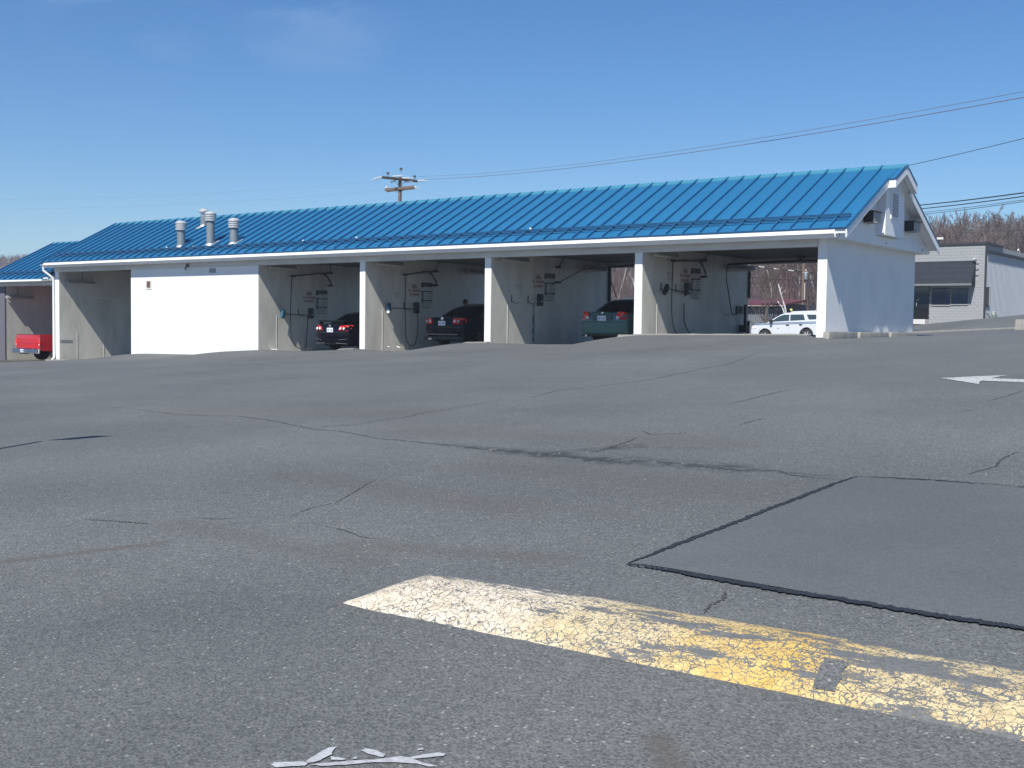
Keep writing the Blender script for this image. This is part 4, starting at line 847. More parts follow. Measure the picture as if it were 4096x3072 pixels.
for q, (x, y, z) in enumerate(((-21.85, .62, .668), (-16.3, .95, .878), (-16.1, 1.2, .878), (-15.2, .3, .878))):
    mb = MB(); mb.lathe((x, y, z), [(.16 if q == 0 else .05, 0), (.12 if q == 0 else .04, .012), (0, .016)], 10); f_ = mb.build('soap_puddle', FOAM)
    tag(f_, ['white soap puddle at the foot of the brush in the spoiler sedan bay', 'soap spot by the wall seam, blue sedan bay', 'smaller soap spot further inside, blue sedan bay', 'soap spot on the floor edge, blue sedan bay'][q], 'soap foam', 'soap spots on the bay floors')
t = thing('wand_holder', 'black vacuum wand standing in a holder at the rear of the empty bay', 'wand', (-5.4, 6.4, 1.4))
MB().tube([(-5.38, 6.44, 1.56), (-5.36, 6.41, 2.46)], .045, 8).build('wand_tube', BLACK, t); MB().box(-5.51, -5.27, 6.30, 6.58, 1.54, 1.78).build('holder', BLACK, t)
MB().box(-5.51, -5.45, 6.03, 6.72, 2.16, 2.40).build('back_plate', STEEL, t)
j = MB().box(-5.51, -5.46, 6.90, 6.98, 2.69, 3.74).box(-5.51, -5.46, 6.90, 6.98, 1.3, 1.92).build('door_rail', DARKT); j.parent = wash; j.matrix_parent_inverse = Matrix.Translation(-wash.location)
j = MB().box(-11.02, -10.95, 6.88, 6.98, 1.1, 3.80).build('door_rail', DARKT); j.parent = wash; j.matrix_parent_inverse = Matrix.Translation(-wash.location)

# ------------------------------------------------------------------ vehicles (local frame: rear bumper at y=0, nose towards +y)
def wheel(parent, x, y, r, w, side, m=CHROME, spokes=5):
    t = MB().lathe((x-w/2, y, r), [(r*.64, .0), (r*.9, 0), (r*.985, .025), (r, .05), (r, w-.05), (r*.985, w-.025), (r*.9, w), (r*.64, w)], 28, 'x', cap=False).build('wheel', RUBBER, parent, smooth=True)
    xo = x+side*(w/2-.02)
    rm = MB(); rm.lathe((xo-side*.05, y, r), [(r*.655, 0), (r*.655, side*.058), (r*.58, side*.055), (r*.56, side*.01)], 28, 'x', cap=False)
    rm.lathe((xo-side*.02, y, r), [(r*.17, 0), (r*.15, side*.04), (0, side*.045)], 12, 'x')
    for k in range(spokes):
        a = 2*PI*k/spokes+.3; Mx = Matrix.Translation((xo, y, r)) @ Matrix.Rotation(a, 4, 'X')
        rm.box(-.012, .015, -r*.085, r*.085, r*.1, r*.6, Mx)
    rm.build('rim', m, t)
    MB().lathe((xo-side*.07, y, r), [(r*.66, 0), (r*.64, side*.01)], 20, 'x').build('brake_disc', UNDER, t)
def arch(yc, r, zb, n=9):
    return [(yc-r*math.cos(PI*k/n), max(zb, zb+(r*1.0)*math.sin(PI*k/n))) for k in range(n+1)]
def xsec(f, w, z, zt=.95):
    q = 1-.05*abs((z-.60)/.45)**2
    return f*w*max(.86, q)
def body(parent, m, w, poly, L_, ky=.05, kz=.05, zhi=.8, name='body'):
    sl = [-1, -.965, -.86, -.5, 0, .5, .86, .965, 1]; vs = []; n = len(poly)
    for f in sl:
        for y, z in poly:
            a = abs(f); yy = L_/2+(y-L_/2)*(1-ky*a**5)
            zz = z-(kz*a**8 if z > zhi else 0)
            if a == 1: yy = L_/2+(yy-L_/2)*.992
            vs.append((xsec(f, w if a < 1 else w*1.0, zz) if a < 1 else xsec(f, w*1.0, zz), yy, zz))
    fs = [tuple(range(n))[::-1], tuple(range((len(sl)-1)*n, len(sl)*n))]
    for i in range(len(sl)-1):
        for k in range(n): fs.append((i*n+k, i*n+(k+1) % n, (i+1)*n+(k+1) % n, (i+1)*n+k))
    return MB().add(vs, fs).build(name, m, parent, smooth=True)
def cabin(parent, m, w, gp_, zb, zt, tum=.17, name='cabin'):
    sl = [-1, -.93, -.6, 0, .6, .93, 1]; n = len(gp_); vs = []
    for f in sl:
        for y, z in gp_:
            a = abs(f); zz = z-(.05*a**6 if z > zb+.2 else 0); vs.append((f*w*(1-tum*(zz-zb)/(zt-zb)), y, zz))
    fs = [tuple(range(n))[::-1], tuple(range((len(sl)-1)*n, len(sl)*n))]
    for i in range(len(sl)-1):
        for k in range(n): fs.append((i*n+k, i*n+(k+1) % n, (i+1)*n+(k+1) % n, (i+1)*n+k))
    return MB().add(vs, fs).build(name, m, parent, smooth=True)
def side_pane(parent, side, pts, w, zb, zt, tum, name='side_window', off=.006, m=GLASS):
    vs = [(side*(w*(1-tum*(z-zb)/(zt-zb))+off), y, z) for y, z in pts]
    return MB().prism(vs, (side*-.012, 0, 0)).build(name, m, parent)
def end_pane(parent, y0, z0, y1, z1, w0, w1, name, off=.012, m=GLASS):
    d = Vector((0, y1-y0, z1-z0)).normalized(); nrm = Vector((0, -d.z, d.y))
    if name == 'windscreen': nrm = Vector((0, d.z, -d.y)) if (y1 < y0) else nrm
    if nrm.z < 0: nrm = -nrm
    p = [Vector((-w0, y0, z0)), Vector((w0, y0, z0)), Vector((w1, y1, z1)), Vector((-w1, y1, z1))]
    return MB().prism([q+nrm*off for q in p], nrm*-.02).build(name, m, parent)
def plate(parent, x, y, z, wd=.31, h=.155, rows=1, facing=-1):
    p = MB().box(x-wd/2, x+wd/2, y-.012, y, z-h/2, z+h/2).build('licence_plate', PLATE, parent)
    mb = MB(); n = 7
    for i in range(n):
        if i == 3: mb.box(x-.01, x+.01, y-.016, y-.0125, z-.01, z); continue
        cx = x-wd*.38+i*wd*.127; mb.box(cx-.011, cx-.002, y-.016, y-.0125, z-.045, z+.03); mb.box(cx-.011, cx+.010, y-.0165, y-.013, z+.02-(i % 2)*.03, z+.03-(i % 2)*.03)
        if i % 2: mb.box(cx+.004, cx+.011, y-.016, y-.0125, z-.045, z+.03)
    mb.build('plate_letters', PLATEB, p); return p

def sedan(name, label, loc, m, kind):
    t = thing(name, label, 'car', loc, 'cars being washed', local=True)
    L_, w, H = 4.50, .86, {'spoiler': 1.46, 'round': 1.52, 'plain': 1.46}[kind]
    yr, yf, r = .98, 3.60, .31
    dk = {'spoiler': .98, 'round': 1.02, 'plain': 1.00}[kind]
    top = [(L_, .48), (L_-.06, .66), (L_-.5, .80), (L_-1.05, .90), (3.0, .96), (2.0, .97), (1.1, .975), (.70, dk), (.25, dk+.0), (.07, dk-.04), (.02, .84), (.0, .62), (.03, .42)]
    bot = [(.10, .26)]+[(.30, .21)]+arch(yr, .36, .21)+arch(yf, .36, .21)+[(L_-.25, .20), (L_-.05, .30)]
    B = body(t, m, w, bot+top, L_)
    gp_ = [(.66, .93), (1.28, 1.31), (1.62, 1.43), (2.05, H), (2.55, 1.43), (2.85, 1.35), (3.62, .90)]
    Cb = cabin(t, m, w-.03, gp_, .93, H, .19, 'roof')
    ww = w-.03
    for s in (-1, 1):
        side_pane(t, s, [(1.12, 1.02), (1.20, 1.16), (1.48, 1.34), (2.02, 1.38), (2.02, 1.01)], ww, .93, H, .19)
        side_pane(t, s, [(2.08, 1.01), (2.08, 1.38), (2.50, 1.37), (2.80, 1.29), (3.25, 1.04), (3.22, 1.0)], ww, .93, H, .19)
        MB().box(s*(w+.0)-.02, s*(w+.0)+.02, 1.55, 1.70, .86, .89).build('door_handle', m, t)
        mr = MB().box(-.10, .10, -.05, .06, -.06, .07, Matrix.Translation((s*(w+.08), 3.02, 1.04))).build('mirror', m, t, bevel=.02)
        for y in (1.30, 2.06, 3.10): MB().box(s*(w+.0015)-.002, s*(w+.0015)+.002, y-.006, y+.006, .42, .92).build('door_gap', BLACK, t)
        MB().box(s*w-.012, s*w+.012, 1.5, 3.1, .40, .44).build('door_trim', BLACK, t)
    end_pane(t, .76, 1.005, 1.30, 1.335, .62, .52, 'rear_window')
    end_pane(t, 3.50, .98, 2.92, 1.34, .64, .52, 'windscreen')
    for x, s in ((-.74, -1), (.74, 1)):
        wheel(t, x, yr, r, .19, s, PIPE); wheel(t, x, yf, r, .19, s, PIPE)
    MB().box(-.62, .62, .35, 4.2, .17, .30).build('underbody', UNDER, t)
    # bumper line, boot line
    def strip(z, h, mm, nm, x0=-.80, x1=.80, y=.0):
        n = 10; mb = MB()
        for i in range(n):
            a, b_ = x0+(x1-x0)*i/n, x0+(x1-x0)*(i+1)/n
            fy = lambda q: L_/2-(L_/2)*(1-.05*min(1, abs(q/w))**5)+y
            mb.add([(a, fy(a)-.008, z), (b_, fy(b_)-.008, z), (b_, fy(b_)-.008, z+h), (a, fy(a)-.008, z+h), (a, fy(a)+.03, z), (b_, fy(b_)+.03, z), (b_, fy(b_)+.03, z+h), (a, fy(a)+.03, z+h)], [(0, 1, 2, 3), (3, 2, 6, 7), (0, 4, 5, 1)])
        return mb.build(nm, mm, t)
    strip(.655, .02, BLACK, 'bumper_gap', y=.004)
    cols = {'spoiler': 0, 'round': 1, 'plain': 2}
    if kind == 'spoiler':
        sp = MB().add([(-.66, .02, 1.08), (.66, .02, 1.08), (.66, .20, 1.115), (-.66, .20, 1.115), (-.66, .02, 1.06), (.66, .02, 1.06), (.66, .20, 1.075), (-.66, .20, 1.075)], [(0, 1, 2, 3), (7, 6, 5, 4), (0, 4, 5, 1), (1, 5, 6, 2), (2, 6, 7, 3), (3, 7, 4, 0)]).box(-.62, -.54, .06, .18, .96, 1.08).box(.54, .62, .06, .18, .96, 1.08).build('spoiler', m, t)
        for s in (-1, 1):
            tl = MB().prism([(s*.43, -.005, .74), (s*.82, .07, .73), (s*.845, .20, .80), (s*.84, .34, .94), (s*.70, .03, .93), (s*.50, .0, .90)], (0, .05, 0)).build('tail_light', REDL, t)
            for x in (.53, .69): MB().lathe((s*x, -.012+.02*(x > .6), .815), [(.0, -.012), (.045, -.010), (.052, .006)], 14, 'y').build('clear_lamp', CLEARL, tl)
        plate(t, .0, -.005, .76); MB().lathe((0, -.012, .90), [(.0, -.008), (.055, -.006), (.06, .01)], 14, 'y').build('badge', CHROME, t)
        for s in (-1, 1):
            MB().prism([(s*.45, -.012, .40), (s*.80, .035, .43), (s*.80, .035, .442), (s*.45, -.012, .412)], (0, .02, 0)).build('bumper_crease', CHROME, t)
            MB().prism([(s*.30, -.005, .275), (s*.82, .06, .255), (s*.82, .06, .268), (s*.30, -.005, .29)], (0, .03, 0)).build('lower_lip', mat('dull_trim', (.16, .16, .17), .4), t)
        MB().tube([(-.1, 2.0, 1.45), (-.1, 1.85, 1.53)], .008, 5).build('roof_aerial', BLACK, t)
    if kind == 'round':
        for s in (-1, 1):
            tl = MB().prism([(s*.46, -.008, .79), (s*.50, -.008, .95), (s*.66, .0, .985), (s*.80, .05, .98), (s*.845, .26, .96), (s*.845, .26, .82), (s*.80, .055, .775), (s*.64, .0, .765)], (0, .05, 0)).build('tail_light', REDL, t)
            MB().lathe((s*.56, -.022, .875), [(.0, -.008), (.035, -.006), (.05, .012)], 16, 'y').build('clear_lamp', CLEARL, tl)
            MB().lathe((s*.71, .002, .875), [(.0, -.012), (.035, -.010), (.04, .0)], 16, 'y').build('clear_lamp', CLEARL, tl)
            MB().lathe((s*.71, .006, .875), [(.082, -.010), (.078, -.016), (.070, -.010)], 20, 'y').build('light_ring', mat('pink_ring', (.55, .25, .28), .2), tl)
        plate(t, -.02, -.005, .80); bd = MB().lathe((0, -.014, .985-.03), [(.0, -.008), (.058, -.006), (.062, .01)], 18, 'y').build('badge', CHROME, t)
        MB().box(-.004, .004, -.026, -.022, .93, .98).build('badge_bar', NAVY2, bd)
        strip(.405, .022, mat('bright_strip', (.30, .30, .31), .3, metal=.4), 'chrome_strip', -.80, .66, -.004)
        for x in (-.56, -.48): MB().lathe((x, .0, .26), [(.03, -.05), (.035, -.05), (.035, .1)], 12, 'y').build('exhaust_pipe', CHROME, t)
        MB().prism([(-.85, .03, .24), (.85, .03, .24), (.80, .05, .34), (-.80, .05, .34)], (0, .05, 0)).build('bumper_lower', BLACK, t)
    if kind == 'plain':
        for s in (-1, 1):
            tl = MB().prism([(s*.52, -.008, .80), (s*.52, -.008, .90), (s*.60, .0, 1.0), (s*.76, .04, .995), (s*.835, .20, .93), (s*.845, .24, .77), (s*.80, .05, .76), (s*.62, -.002, .76)], (0, .05, 0)).build('tail_light', REDL, t)
            MB().box(s*.575-.06, s*.575+.06, -.016, .03, .765, .85).build('clear_lamp', CLEARL, tl)
            MB().box(s*.60-.03, s*.60+.03, -.02, -.016, .78, .835).build('lamp_inner', GREYP, tl)
        MB().box(-.36, .36, -.011, .0, .71, .885).build('plate_recess', mat('green_recess', (.03, .075, .085), .3), t)
        MB().box(-.36, .36, -.020, .0, .885, .90).build('boot_handle', m, t)
        plate(t, -.02, -.014, .79); MB().box(-.035, .035, -.013, -.003, .935, .985).build('badge', CHROME, t)
        MB().box(-.77, -.62, -.010, .0, .725, .738).build('model_lettering', CHROME, t)
        MB().lathe((-.60, .02, .235), [(.03, -.04), (.035, -.04), (.035, .1)], 12, 'y').build('exhaust_pipe', CHROME, t)
        MB().prism([(-.82, .03, .22), (.82, .03, .22), (.78, .0, .27), (-.78, .0, .27)], (0, .05, 0)).build('bumper_lower', BLACK, t)
    return t
sedan('black_sedan', 'very dark sedan with rear spoiler and clear lamp circles, rear towards the lot', (-19.22, .95, .67), NAVY, 'spoiler')
sedan('dark_blue_sedan', 'dark blue sedan with round badge and thin bright bumper strip', (-14.52, 1.75, .92), NAVY2, 'round')
sedan('green_sedan', 'dark green sedan with red tail lights in the wash bay', (-8.12, 2.0, 1.14), GREEN, 'plain')

# person washing behind the dark blue sedan
def person(label, loc, rz):
    t = thing('person', label, 'person', loc, local=True, rz=rz)
    def skin_mesh(name, pts, edges, rad_, m, lvl=2):
        me = bpy.data.meshes.new(name); me.from_pydata(pts, edges, []); o = bpy.data.objects.new(name, me); COL.objects.link(o)
        md = o.modifiers.new('s', 'SKIN'); sv = me.skin_vertices[0].data
        for i, q in enumerate(rad_): sv[i].radius = (q, q*.85) if not isinstance(q, tuple) else q
        sv[0].use_root = True
        sb = o.modifiers.new('d', 'SUBSURF'); sb.levels = lvl; sb.render_levels = lvl
        m2 = bpy.data.meshes.new_from_object(o, depsgraph=bpy.context.evaluated_depsgraph_get()); bpy.data.objects.remove(o)
        m2.materials.clear(); m2.materials.append(m)
        for p in m2.polygons: p.use_smooth = True
        r = bpy.data.objects.new(name, m2); COL.objects.link(r); r.parent = t; return r
    # bending forward a little, arms reaching to the car
    pts = [(0, 0, .92), (0, .02, 1.12), (0, .06, 1.34), (0, .10, 1.46), (0, .14, 1.53),
           (-.10, 0, .86), (-.12, .03, .48), (-.12, -.02, .08), (-.12, .12, .04), (.10, 0, .86), (.12, .03, .48), (.12, -.02, .08), (.12, .12, .04),
           (-.18, .09, 1.42), (-.25, .20, 1.18), (-.20, .42, 1.12), (.18, .09, 1.42), (.25, .20, 1.18), (.20, .44, 1.16)]
    ed = [(0, 1), (1, 2), (2, 3), (3, 4), (0, 5), (5, 6), (6, 7), (7, 8), (0, 9), (9, 10), (10, 11), (11, 12), (3, 13), (13, 14), (14, 15), (3, 16), (16, 17), (17, 18)]
    skin_mesh('body', pts, ed, [(.15, .11), (.14, .10), (.17, .11), (.13, .09), .05, .09, .065, .045, .04, .09, .065, .045, .04, .07, .05, .04, .07, .05, .04], CLOTH)
    hd = MB()
    for lat in range(9):
        pass
    prof_ = [(.02, -.125), (.05, -.115), (.072, -.07), (.082, 0), (.080, .05), (.062, .095), (.03, .118), (.0, .122)]
    h = MB().lathe((0, .17, 1.62), prof_, 20).box(-.012, .012, .24, .275, 1.60, 1.64).build('head', SKIN, t, smooth=True)
    MB().box(-.045, -.02, .243, .252, 1.635, 1.648).box(.02, .045, .243, .252, 1.635, 1.648).box(-.025, .025, .238, .248, 1.565, 1.575).build('face_features', HAIR, h)
    MB().box(-.092, -.078, .15, .185, 1.60, 1.65).box(.078, .092, .15, .185, 1.60, 1.65).build('ear', SKIN, h)
    MB().lathe((0, .15, 1.63), [(.075, -.06), (.095, -.02), (.098, .04), (.080, .095), (.045, .13), (0, .14)], 18).build('hair', HAIR, t, smooth=True)
    for s in (-1, 1):
        hx, hy, hz = s*.20, .46, 1.14
        pm_ = [(hx, hy-.03, hz), (hx, hy+.04, hz)]; 
        mb = MB().tube(pm_, [.032, .036], 8)
        for i in range(4):
            fx = hx+(i-1.5)*.018; mb.tube([(fx, hy+.03, hz), (fx, hy+.08+.006*(i in (1, 2)), hz-.01), (fx, hy+.10, hz-.035)], [.010, .009, .007], 6)
        mb.tube([(hx-s*.02, hy, hz), (hx-s*.05, hy+.03, hz-.01), (hx-s*.05, hy+.06, hz-.02)], [.011, .010, .008], 6)
        mb.build('hand', SKIN, t, smooth=True)
person('dark haired person in dark clothes washing beyond the roof of the dark blue sedan', (-15.95, 4.55, .872), -PI/2)

# red pickup in the annex
t = thing('red_pickup', 'old red pickup truck backed out of the lower annex bay, chrome rear bumper', 'truck', (-37.12, -.42, -.16), local=True)
W2 = .97
yr, yf = 1.15, 4.35
bedp = [(.12, .46), (.55, .44)]+arch(yr, .46, .44)+[(2.45, .44), (2.45, 1.16), (.02, 1.18), (.0, .9), (.02, .5)]
def truck_side(name, s):
    vs = [(s*W2*(.985 if z > 1.0 or z < .6 else 1.0), y, z) for y, z in bedp]
    return MB().prism(vs, (-s*.05, 0, 0)).build(name, RED, t, smooth=False)
truck_side('bed_side', -1); truck_side('bed_side', 1)
tg = MB().box(-W2+.06, W2-.06, .0, .05, .56, 1.17).build('tailgate', RED, t, bevel=.02)
MB().prism([(-W2+.10, -.012, .84), (W2-.10, -.012, .84), (W2-.10, .0, .88), (-W2+.10, .0, .88)], (0, .02, 0)).prism([(-.45, -.010, .78), (.45, -.010, .775), (.38, -.004, .81), (-.38, -.004, .81)], (0, .02, 0)).build('tailgate_crease', RED, tg)
MB().box(-W2+.08, W2-.08, -.004, .04, 1.168, 1.185).build('tailgate_cap', DARKT, tg)
MB().box(-W2+.05, W2-.05, .05, 2.4, .60, .65).build('bed_floor', RED, t)
for s in (-1, 1):
    MB().box(s*(W2-.03)-.055, s*(W2-.03)+.045, -.015, .03, .68, .93).build('tail_light', REDL, t, bevel=.01)
    MB().box(s*(W2-.03)-.03, s*(W2-.03)+.02, -.02, -.014, .70, .76).build('reverse_lamp', CLEARL, t)
    MB().box(s*(W2-.01)-.012, s*(W2-.01)+.01, -.01, .02, .98, 1.02).build('corner_hinge', CHROME, t)
bp_ = [( -.20, .34), (-.22, .40), (-.17, .44), (-.20, .50), (-.14, .545), (.0, .55), (.0, .34)]
bm_ = MB().prism([(-1.0, y, z) for y, z in bp_], (2.0, 0, 0)).build('rear_bumper', CHROME, t, bevel=.012)
plate(bm_, -.13, -.215, .45, .26, .14)
MB().box(-.5, .1, -.12, .0, .30, .34).build('tow_bar', DARKT, bm_)
for x, s in ((-.80, -1), (.80, 1)): wheel(t, x, yr, .37, .24, s); wheel(t, x, yf, .37, .24, s)
cabp = [(2.5, .44)]+arch(yf, .46, .44)+[(5.3, .44), (5.35, .95), (5.2, 1.08), (3.95, 1.15), (2.52, 1.15)]
body(t, RED, W2, [(y, z) for y, z in cabp], 5.3, .02, .02, 1.0, 'cab_body')
cabin(t, RED, W2-.05, [(2.52, 1.12), (2.60, 1.70), (2.8, 1.78), (3.4, 1.78), (3.55, 1.72), (3.98, 1.12)], 1.12, 1.78, .12, 'cab_roof')
end_pane(t, 2.53, 1.20, 2.595, 1.62, .72, .66, 'rear_window'); end_pane(t, 3.93, 1.19, 3.60, 1.66, .76, .68, 'windscreen')
for s in (-1, 1): side_pane(t, s, [(2.68, 1.18), (2.72, 1.62), (3.50, 1.64), (3.82, 1.18)], W2-.05, 1.12, 1.78, .12)
MB().box(-.5, .5, .2, 4.9, .36, .52).build('chassis', UNDER, t)

# white SUV beyond the empty bay (nose towards -X)
def suv():
    t = thing('white_suv', 'white sport utility vehicle with thin blue side stripe parked beyond the empty bay', 'suv', (-13.9, 34.93, 1.06), local=True, rz=PI/2)
    t.rotation_euler = (0, -.0, PI/2); t.rotation_mode = 'XYZ'
    # slope of the ground: nose down a little
    t.rotation_euler = (rad(-2.0), 0, PI/2)
    w, L_, H = .90, 4.43, 1.72; yr, yf = .90, 3.52
    poly = [(.05, .45), (.22, .36)]+arch(yr, .45, .36)+[(1.6, .33), (2.9, .33)]+arch(yf, .45, .36)+[(L_-.22, .34), (L_-.02, .46), (L_, .70), (L_-.06, .93), (L_-.16, 1.02), (L_-.65, 1.11), (3.30, 1.14), (.02, 1.18), (.0, .8)]
    body(t, WCAR, w, poly, L_, .03, .03, .95)
    gp_ = [(.02, 1.12), (.10, 1.52), (.22, 1.66), (.5, 1.71), (1.7, H), (2.30, 1.69), (2.55, 1.62), (3.38, 1.12)]
    cabin(t, WCAR, w-.03, gp_, 1.12, H, .16, 'roof')
    for s in (-1, 1):
        a = (w-.03, 1.12, H, .16)
        side_pane(t, s, [(.22, 1.24), (.28, 1.50), (.95, 1.53), (.80, 1.235)], *a, m=SGLASS)
        side_pane(t, s, [(1.02, 1.22), (1.15, 1.545), (1.93, 1.56), (1.93, 1.20)], *a, m=SGLASS)
        side_pane(t, s, [(2.0, 1.20), (2.0, 1.56), (2.35, 1.56), (2.62, 1.48), (3.12, 1.19), (3.1, 1.17)], *a, m=SGLASS)
        MB().box(s*(w+.001)-.006, s*(w+.001)+.006, .12, 4.1, 1.06, 1.095).build('side_stripe', STRIPE, t)
        for y in (1.30, 2.10): MB().box(s*(w+.01)-.015, s*(w+.01)+.02, y-.10, y+.06, .955, .99).build('door_handle', BLACK, t)
        MB().box(-.11, .11, -.07, .07, -.08, .09, Matrix.Translation((s*(w+.09), 3.05, 1.20))).build('mirror', BLACK, t, bevel=.02)
        MB().box(s*(w+.002)-.006, s*(w+.002)+.006, 2.58, 2.72, .76, .82).build('door_emblem', mat('grey_print', (.40, .41, .42), .5), t)
        for y in (1.18, 1.97, 3.02): MB().box(s*(w+.0015)-.002, s*(w+.0015)+.002, y-.005, y+.005, .40, 1.10).build('door_gap', GREYP, t)
        MB().box(s*.86-.03, s*.86+.03, L_-.40, L_-.12, .80, .95).build('headlight', CLEARL, t, bevel=.01)
        for yc in (yr, yf):
            mb = MB(); n = 14
            for q in range(n):
                a0, a1 = PI*q/n, PI*(q+1)/n
                mb.quad(*[(s*(w*.985+.004), yc-rr*math.cos(aa), .36+rr*math.sin(aa)*.98) for rr, aa in ((.45, a0), (.47, a0), (.47, a1), (.45, a1))])
            mb.build('arch_lip', mat('arch_grey', (.20, .20, .21), .5), t, fix=False)
    end_pane(t, .03, 1.20, .12, 1.54, .66, .58, 'rear_window'); end_pane(t, 3.30, 1.19, 2.62, 1.60, .72, .60, 'windscreen')
    for x, s in ((-.80, -1), (.80, 1)): wheel(t, x, yr, .355, .22, s, ALU, 6); wheel(t, x, yf, .355, .22, s, ALU, 6)
    MB().box(-.70, .70, .3, 4.1, .26, .42).build('underbody', UNDER, t)
    MB().box(-.6, .6, L_-.03, L_+.01, .62, .86).build('grille', DARKT, t)
    for q in (-.5, .46): MB().box(q, q+.04, .5, 2.0, 1.70, 1.75).build('roof_rail', WCAR, t)
suv()
# ------------------------------------------------------------------ grey building to the right
gb = thing('grey_shop', 'grey split face block shop with dark metal awning, dark door and windows', 'building', (-13, 58, 2.3))
GX, GY, GT = -10.45, 53.7, 7.66
core = MB().box(-17.2, GX-.02, GY+.06, 72, 1.2, GT).build('wall', MORTAR, gb)
bw, bh = .406, .2035
def blocked(x, z):
    if -15.35 < x+bw/2 < -14.12 and z < 4.85: return True
    if -14.0 < x+bw/2 < -11.45 and 3.5 < z+bh/2 < 4.78: return True
    if x < -11.15 and 5.0 < z < 6.45: return True
    return False
blk = None; rows = int((GT-2.1)/bh)
random.seed(11)
for r in range(rows):
    z = 2.1+r*bh; x = GX-bw-.0-(bw/2 if r % 2 else 0)
    if r % 2 and blk is not None:
        hb = copy_child(blk, core, Vector((GX-bw/2, GY-random.uniform(0, .006), z))-Vector(gb['_o'])); hb.scale = (.5, 1, 1)
    while x > -15.9:
        if not blocked(x, z):
            if blk is None:
                mb = MB(); vs_ = []
                for j in range(3):
                    for i in range(4):
                        edge = i in (0, 3) or j in (0, 2)
                        vs_.append((.004+(bw-.008)*i/3, -(0 if edge else .006), .004+(bh-.008)*j/2))
                mb.add(vs_+[(.004, .06, .004), (bw-.004, .06, .004), (bw-.004, .06, bh-.004), (.004, .06, bh-.004)], [(j*4+i, j*4+i+1, (j+1)*4+i+1, (j+1)*4+i) for j in range(2) for i in range(3)]+[(0, 12, 13, 3, 2, 1), (11, 14, 15, 8, 9, 10), (0, 4, 8, 15, 12), (3, 13, 14, 11, 7)])
                blk = mb.build('block', BLOCK, core, fix=True)
                blk.data.transform(Matrix.Translation(Vector(gb['_o']))); blk.location = Vector((x, GY-random.uniform(0, .006), z))-Vector(gb['_o'])
                base_rel = True
            else:
                c = copy_child(blk, core, Vector((x, GY-random.uniform(0, .007), z))-Vector(gb['_o']))
        x -= bw
MB().box(-17.3, GX+.05, GY-.08, GY+.2, GT, GT+.17).box(GX-.1, GX+.06, GY+.2, 58, GT, GT+.17).build('parapet_cap', DARKT, gb)
MB().box(GX-.02, GX+.10, GY-.02, GY+.12, 2.3, GT).build('corner_pipe', DARKT, gb)
aw = MB().prism([(-17.2, GY-.02, 6.54), (-17.2, 52.75, 5.02), (-17.2, 52.75, 4.86), (-17.2, GY-.02, 4.86)], (17.2-11.05, 0, 0)).build('awning', SLATE, gb)
MB().box(-17.2, -11.04, 52.72, 52.75, 4.85, 5.0).build('awning_valance', mat('valance_grey', (.16, .17, .17), .6), aw)
mb = MB()
for j, tt in enumerate((.2, .42, .68, .92)):
    for i in range(30):
        if (i*7+j*3) % 5 == 0: continue
        xx = -15.6+i*.15; mb.box(xx, xx+.018, GY-.02-.95*tt-.012, GY-.02-.95*tt+.01, 6.54-1.52*tt-.004, 6.54-1.52*tt+.010)
mb.build('screw_heads', SIGNW, aw)
dr = MB().box(-15.35, -14.14, GY-.01, GY+.05, 2.55, 4.85).build('door', GLASS, gb)
MB().box(-15.38, -15.32, GY-.03, GY+.05, 2.5, 4.86).box(-14.17, -14.11, GY-.03, GY+.05, 2.5, 4.86).build('door_frame', DARKT, dr)
MB().tube([(-15.22, GY-.03, 3.72), (-15.22, GY-.1, 3.70), (-15.22, GY-.1, 3.5), (-15.22, GY-.03, 3.48)], .02, 6).tube([(-14.98, GY-.03, 3.72), (-14.98, GY-.1, 3.70), (-14.98, GY-.1, 3.5), (-14.98, GY-.03, 3.48)], .02, 6).build('door_handle', ALU, dr)
MB().box(-15.0, -14.85, GY-.018, GY-.011, 3.86, 3.96).build('door_sticker', GREYP, dr)
MB().box(-15.4, -14.10, GY-.9, GY, 2.2, 2.54).build('door_step', SIGNW, gb)
for x0, x1, z0, z1, mm in ((-13.97, -12.68, 3.55, 4.70, None), (-12.60, -11.50, 3.60, 4.66, None)):
    wn = MB().box(x0, x1, GY-.02, GY+.05, z0, z1).build('window', DARKT, gb)
    n = 1 if x0 < -13 else 2
    for i in range(n):
        a = x0+.05+(x1-x0-.05)*i/n; b_ = x0+(x1-x0)*(i+1)/n-.05; MB().box(a, b_, GY-.028, GY-.021, z0+.05, z1-.05).build('pane', mat('blue_black_glass', (.015, .03, .06), .06, spec=.8), wn)
    MB().box(x0-.04, x1+.04, GY-.07, GY-.02, z0-.06, z0).box(x1, x1+.05, GY-.04, GY-.02, z0, z1).build('window_sill', GREYP, wn)
MB().box(-11.18, -11.0, GY-.35, GY-.0, 6.64, 6.72).box(-11.14, -11.02, GY-.12, GY, 6.5, 6.64).build('security_camera', SIGNW, gb)
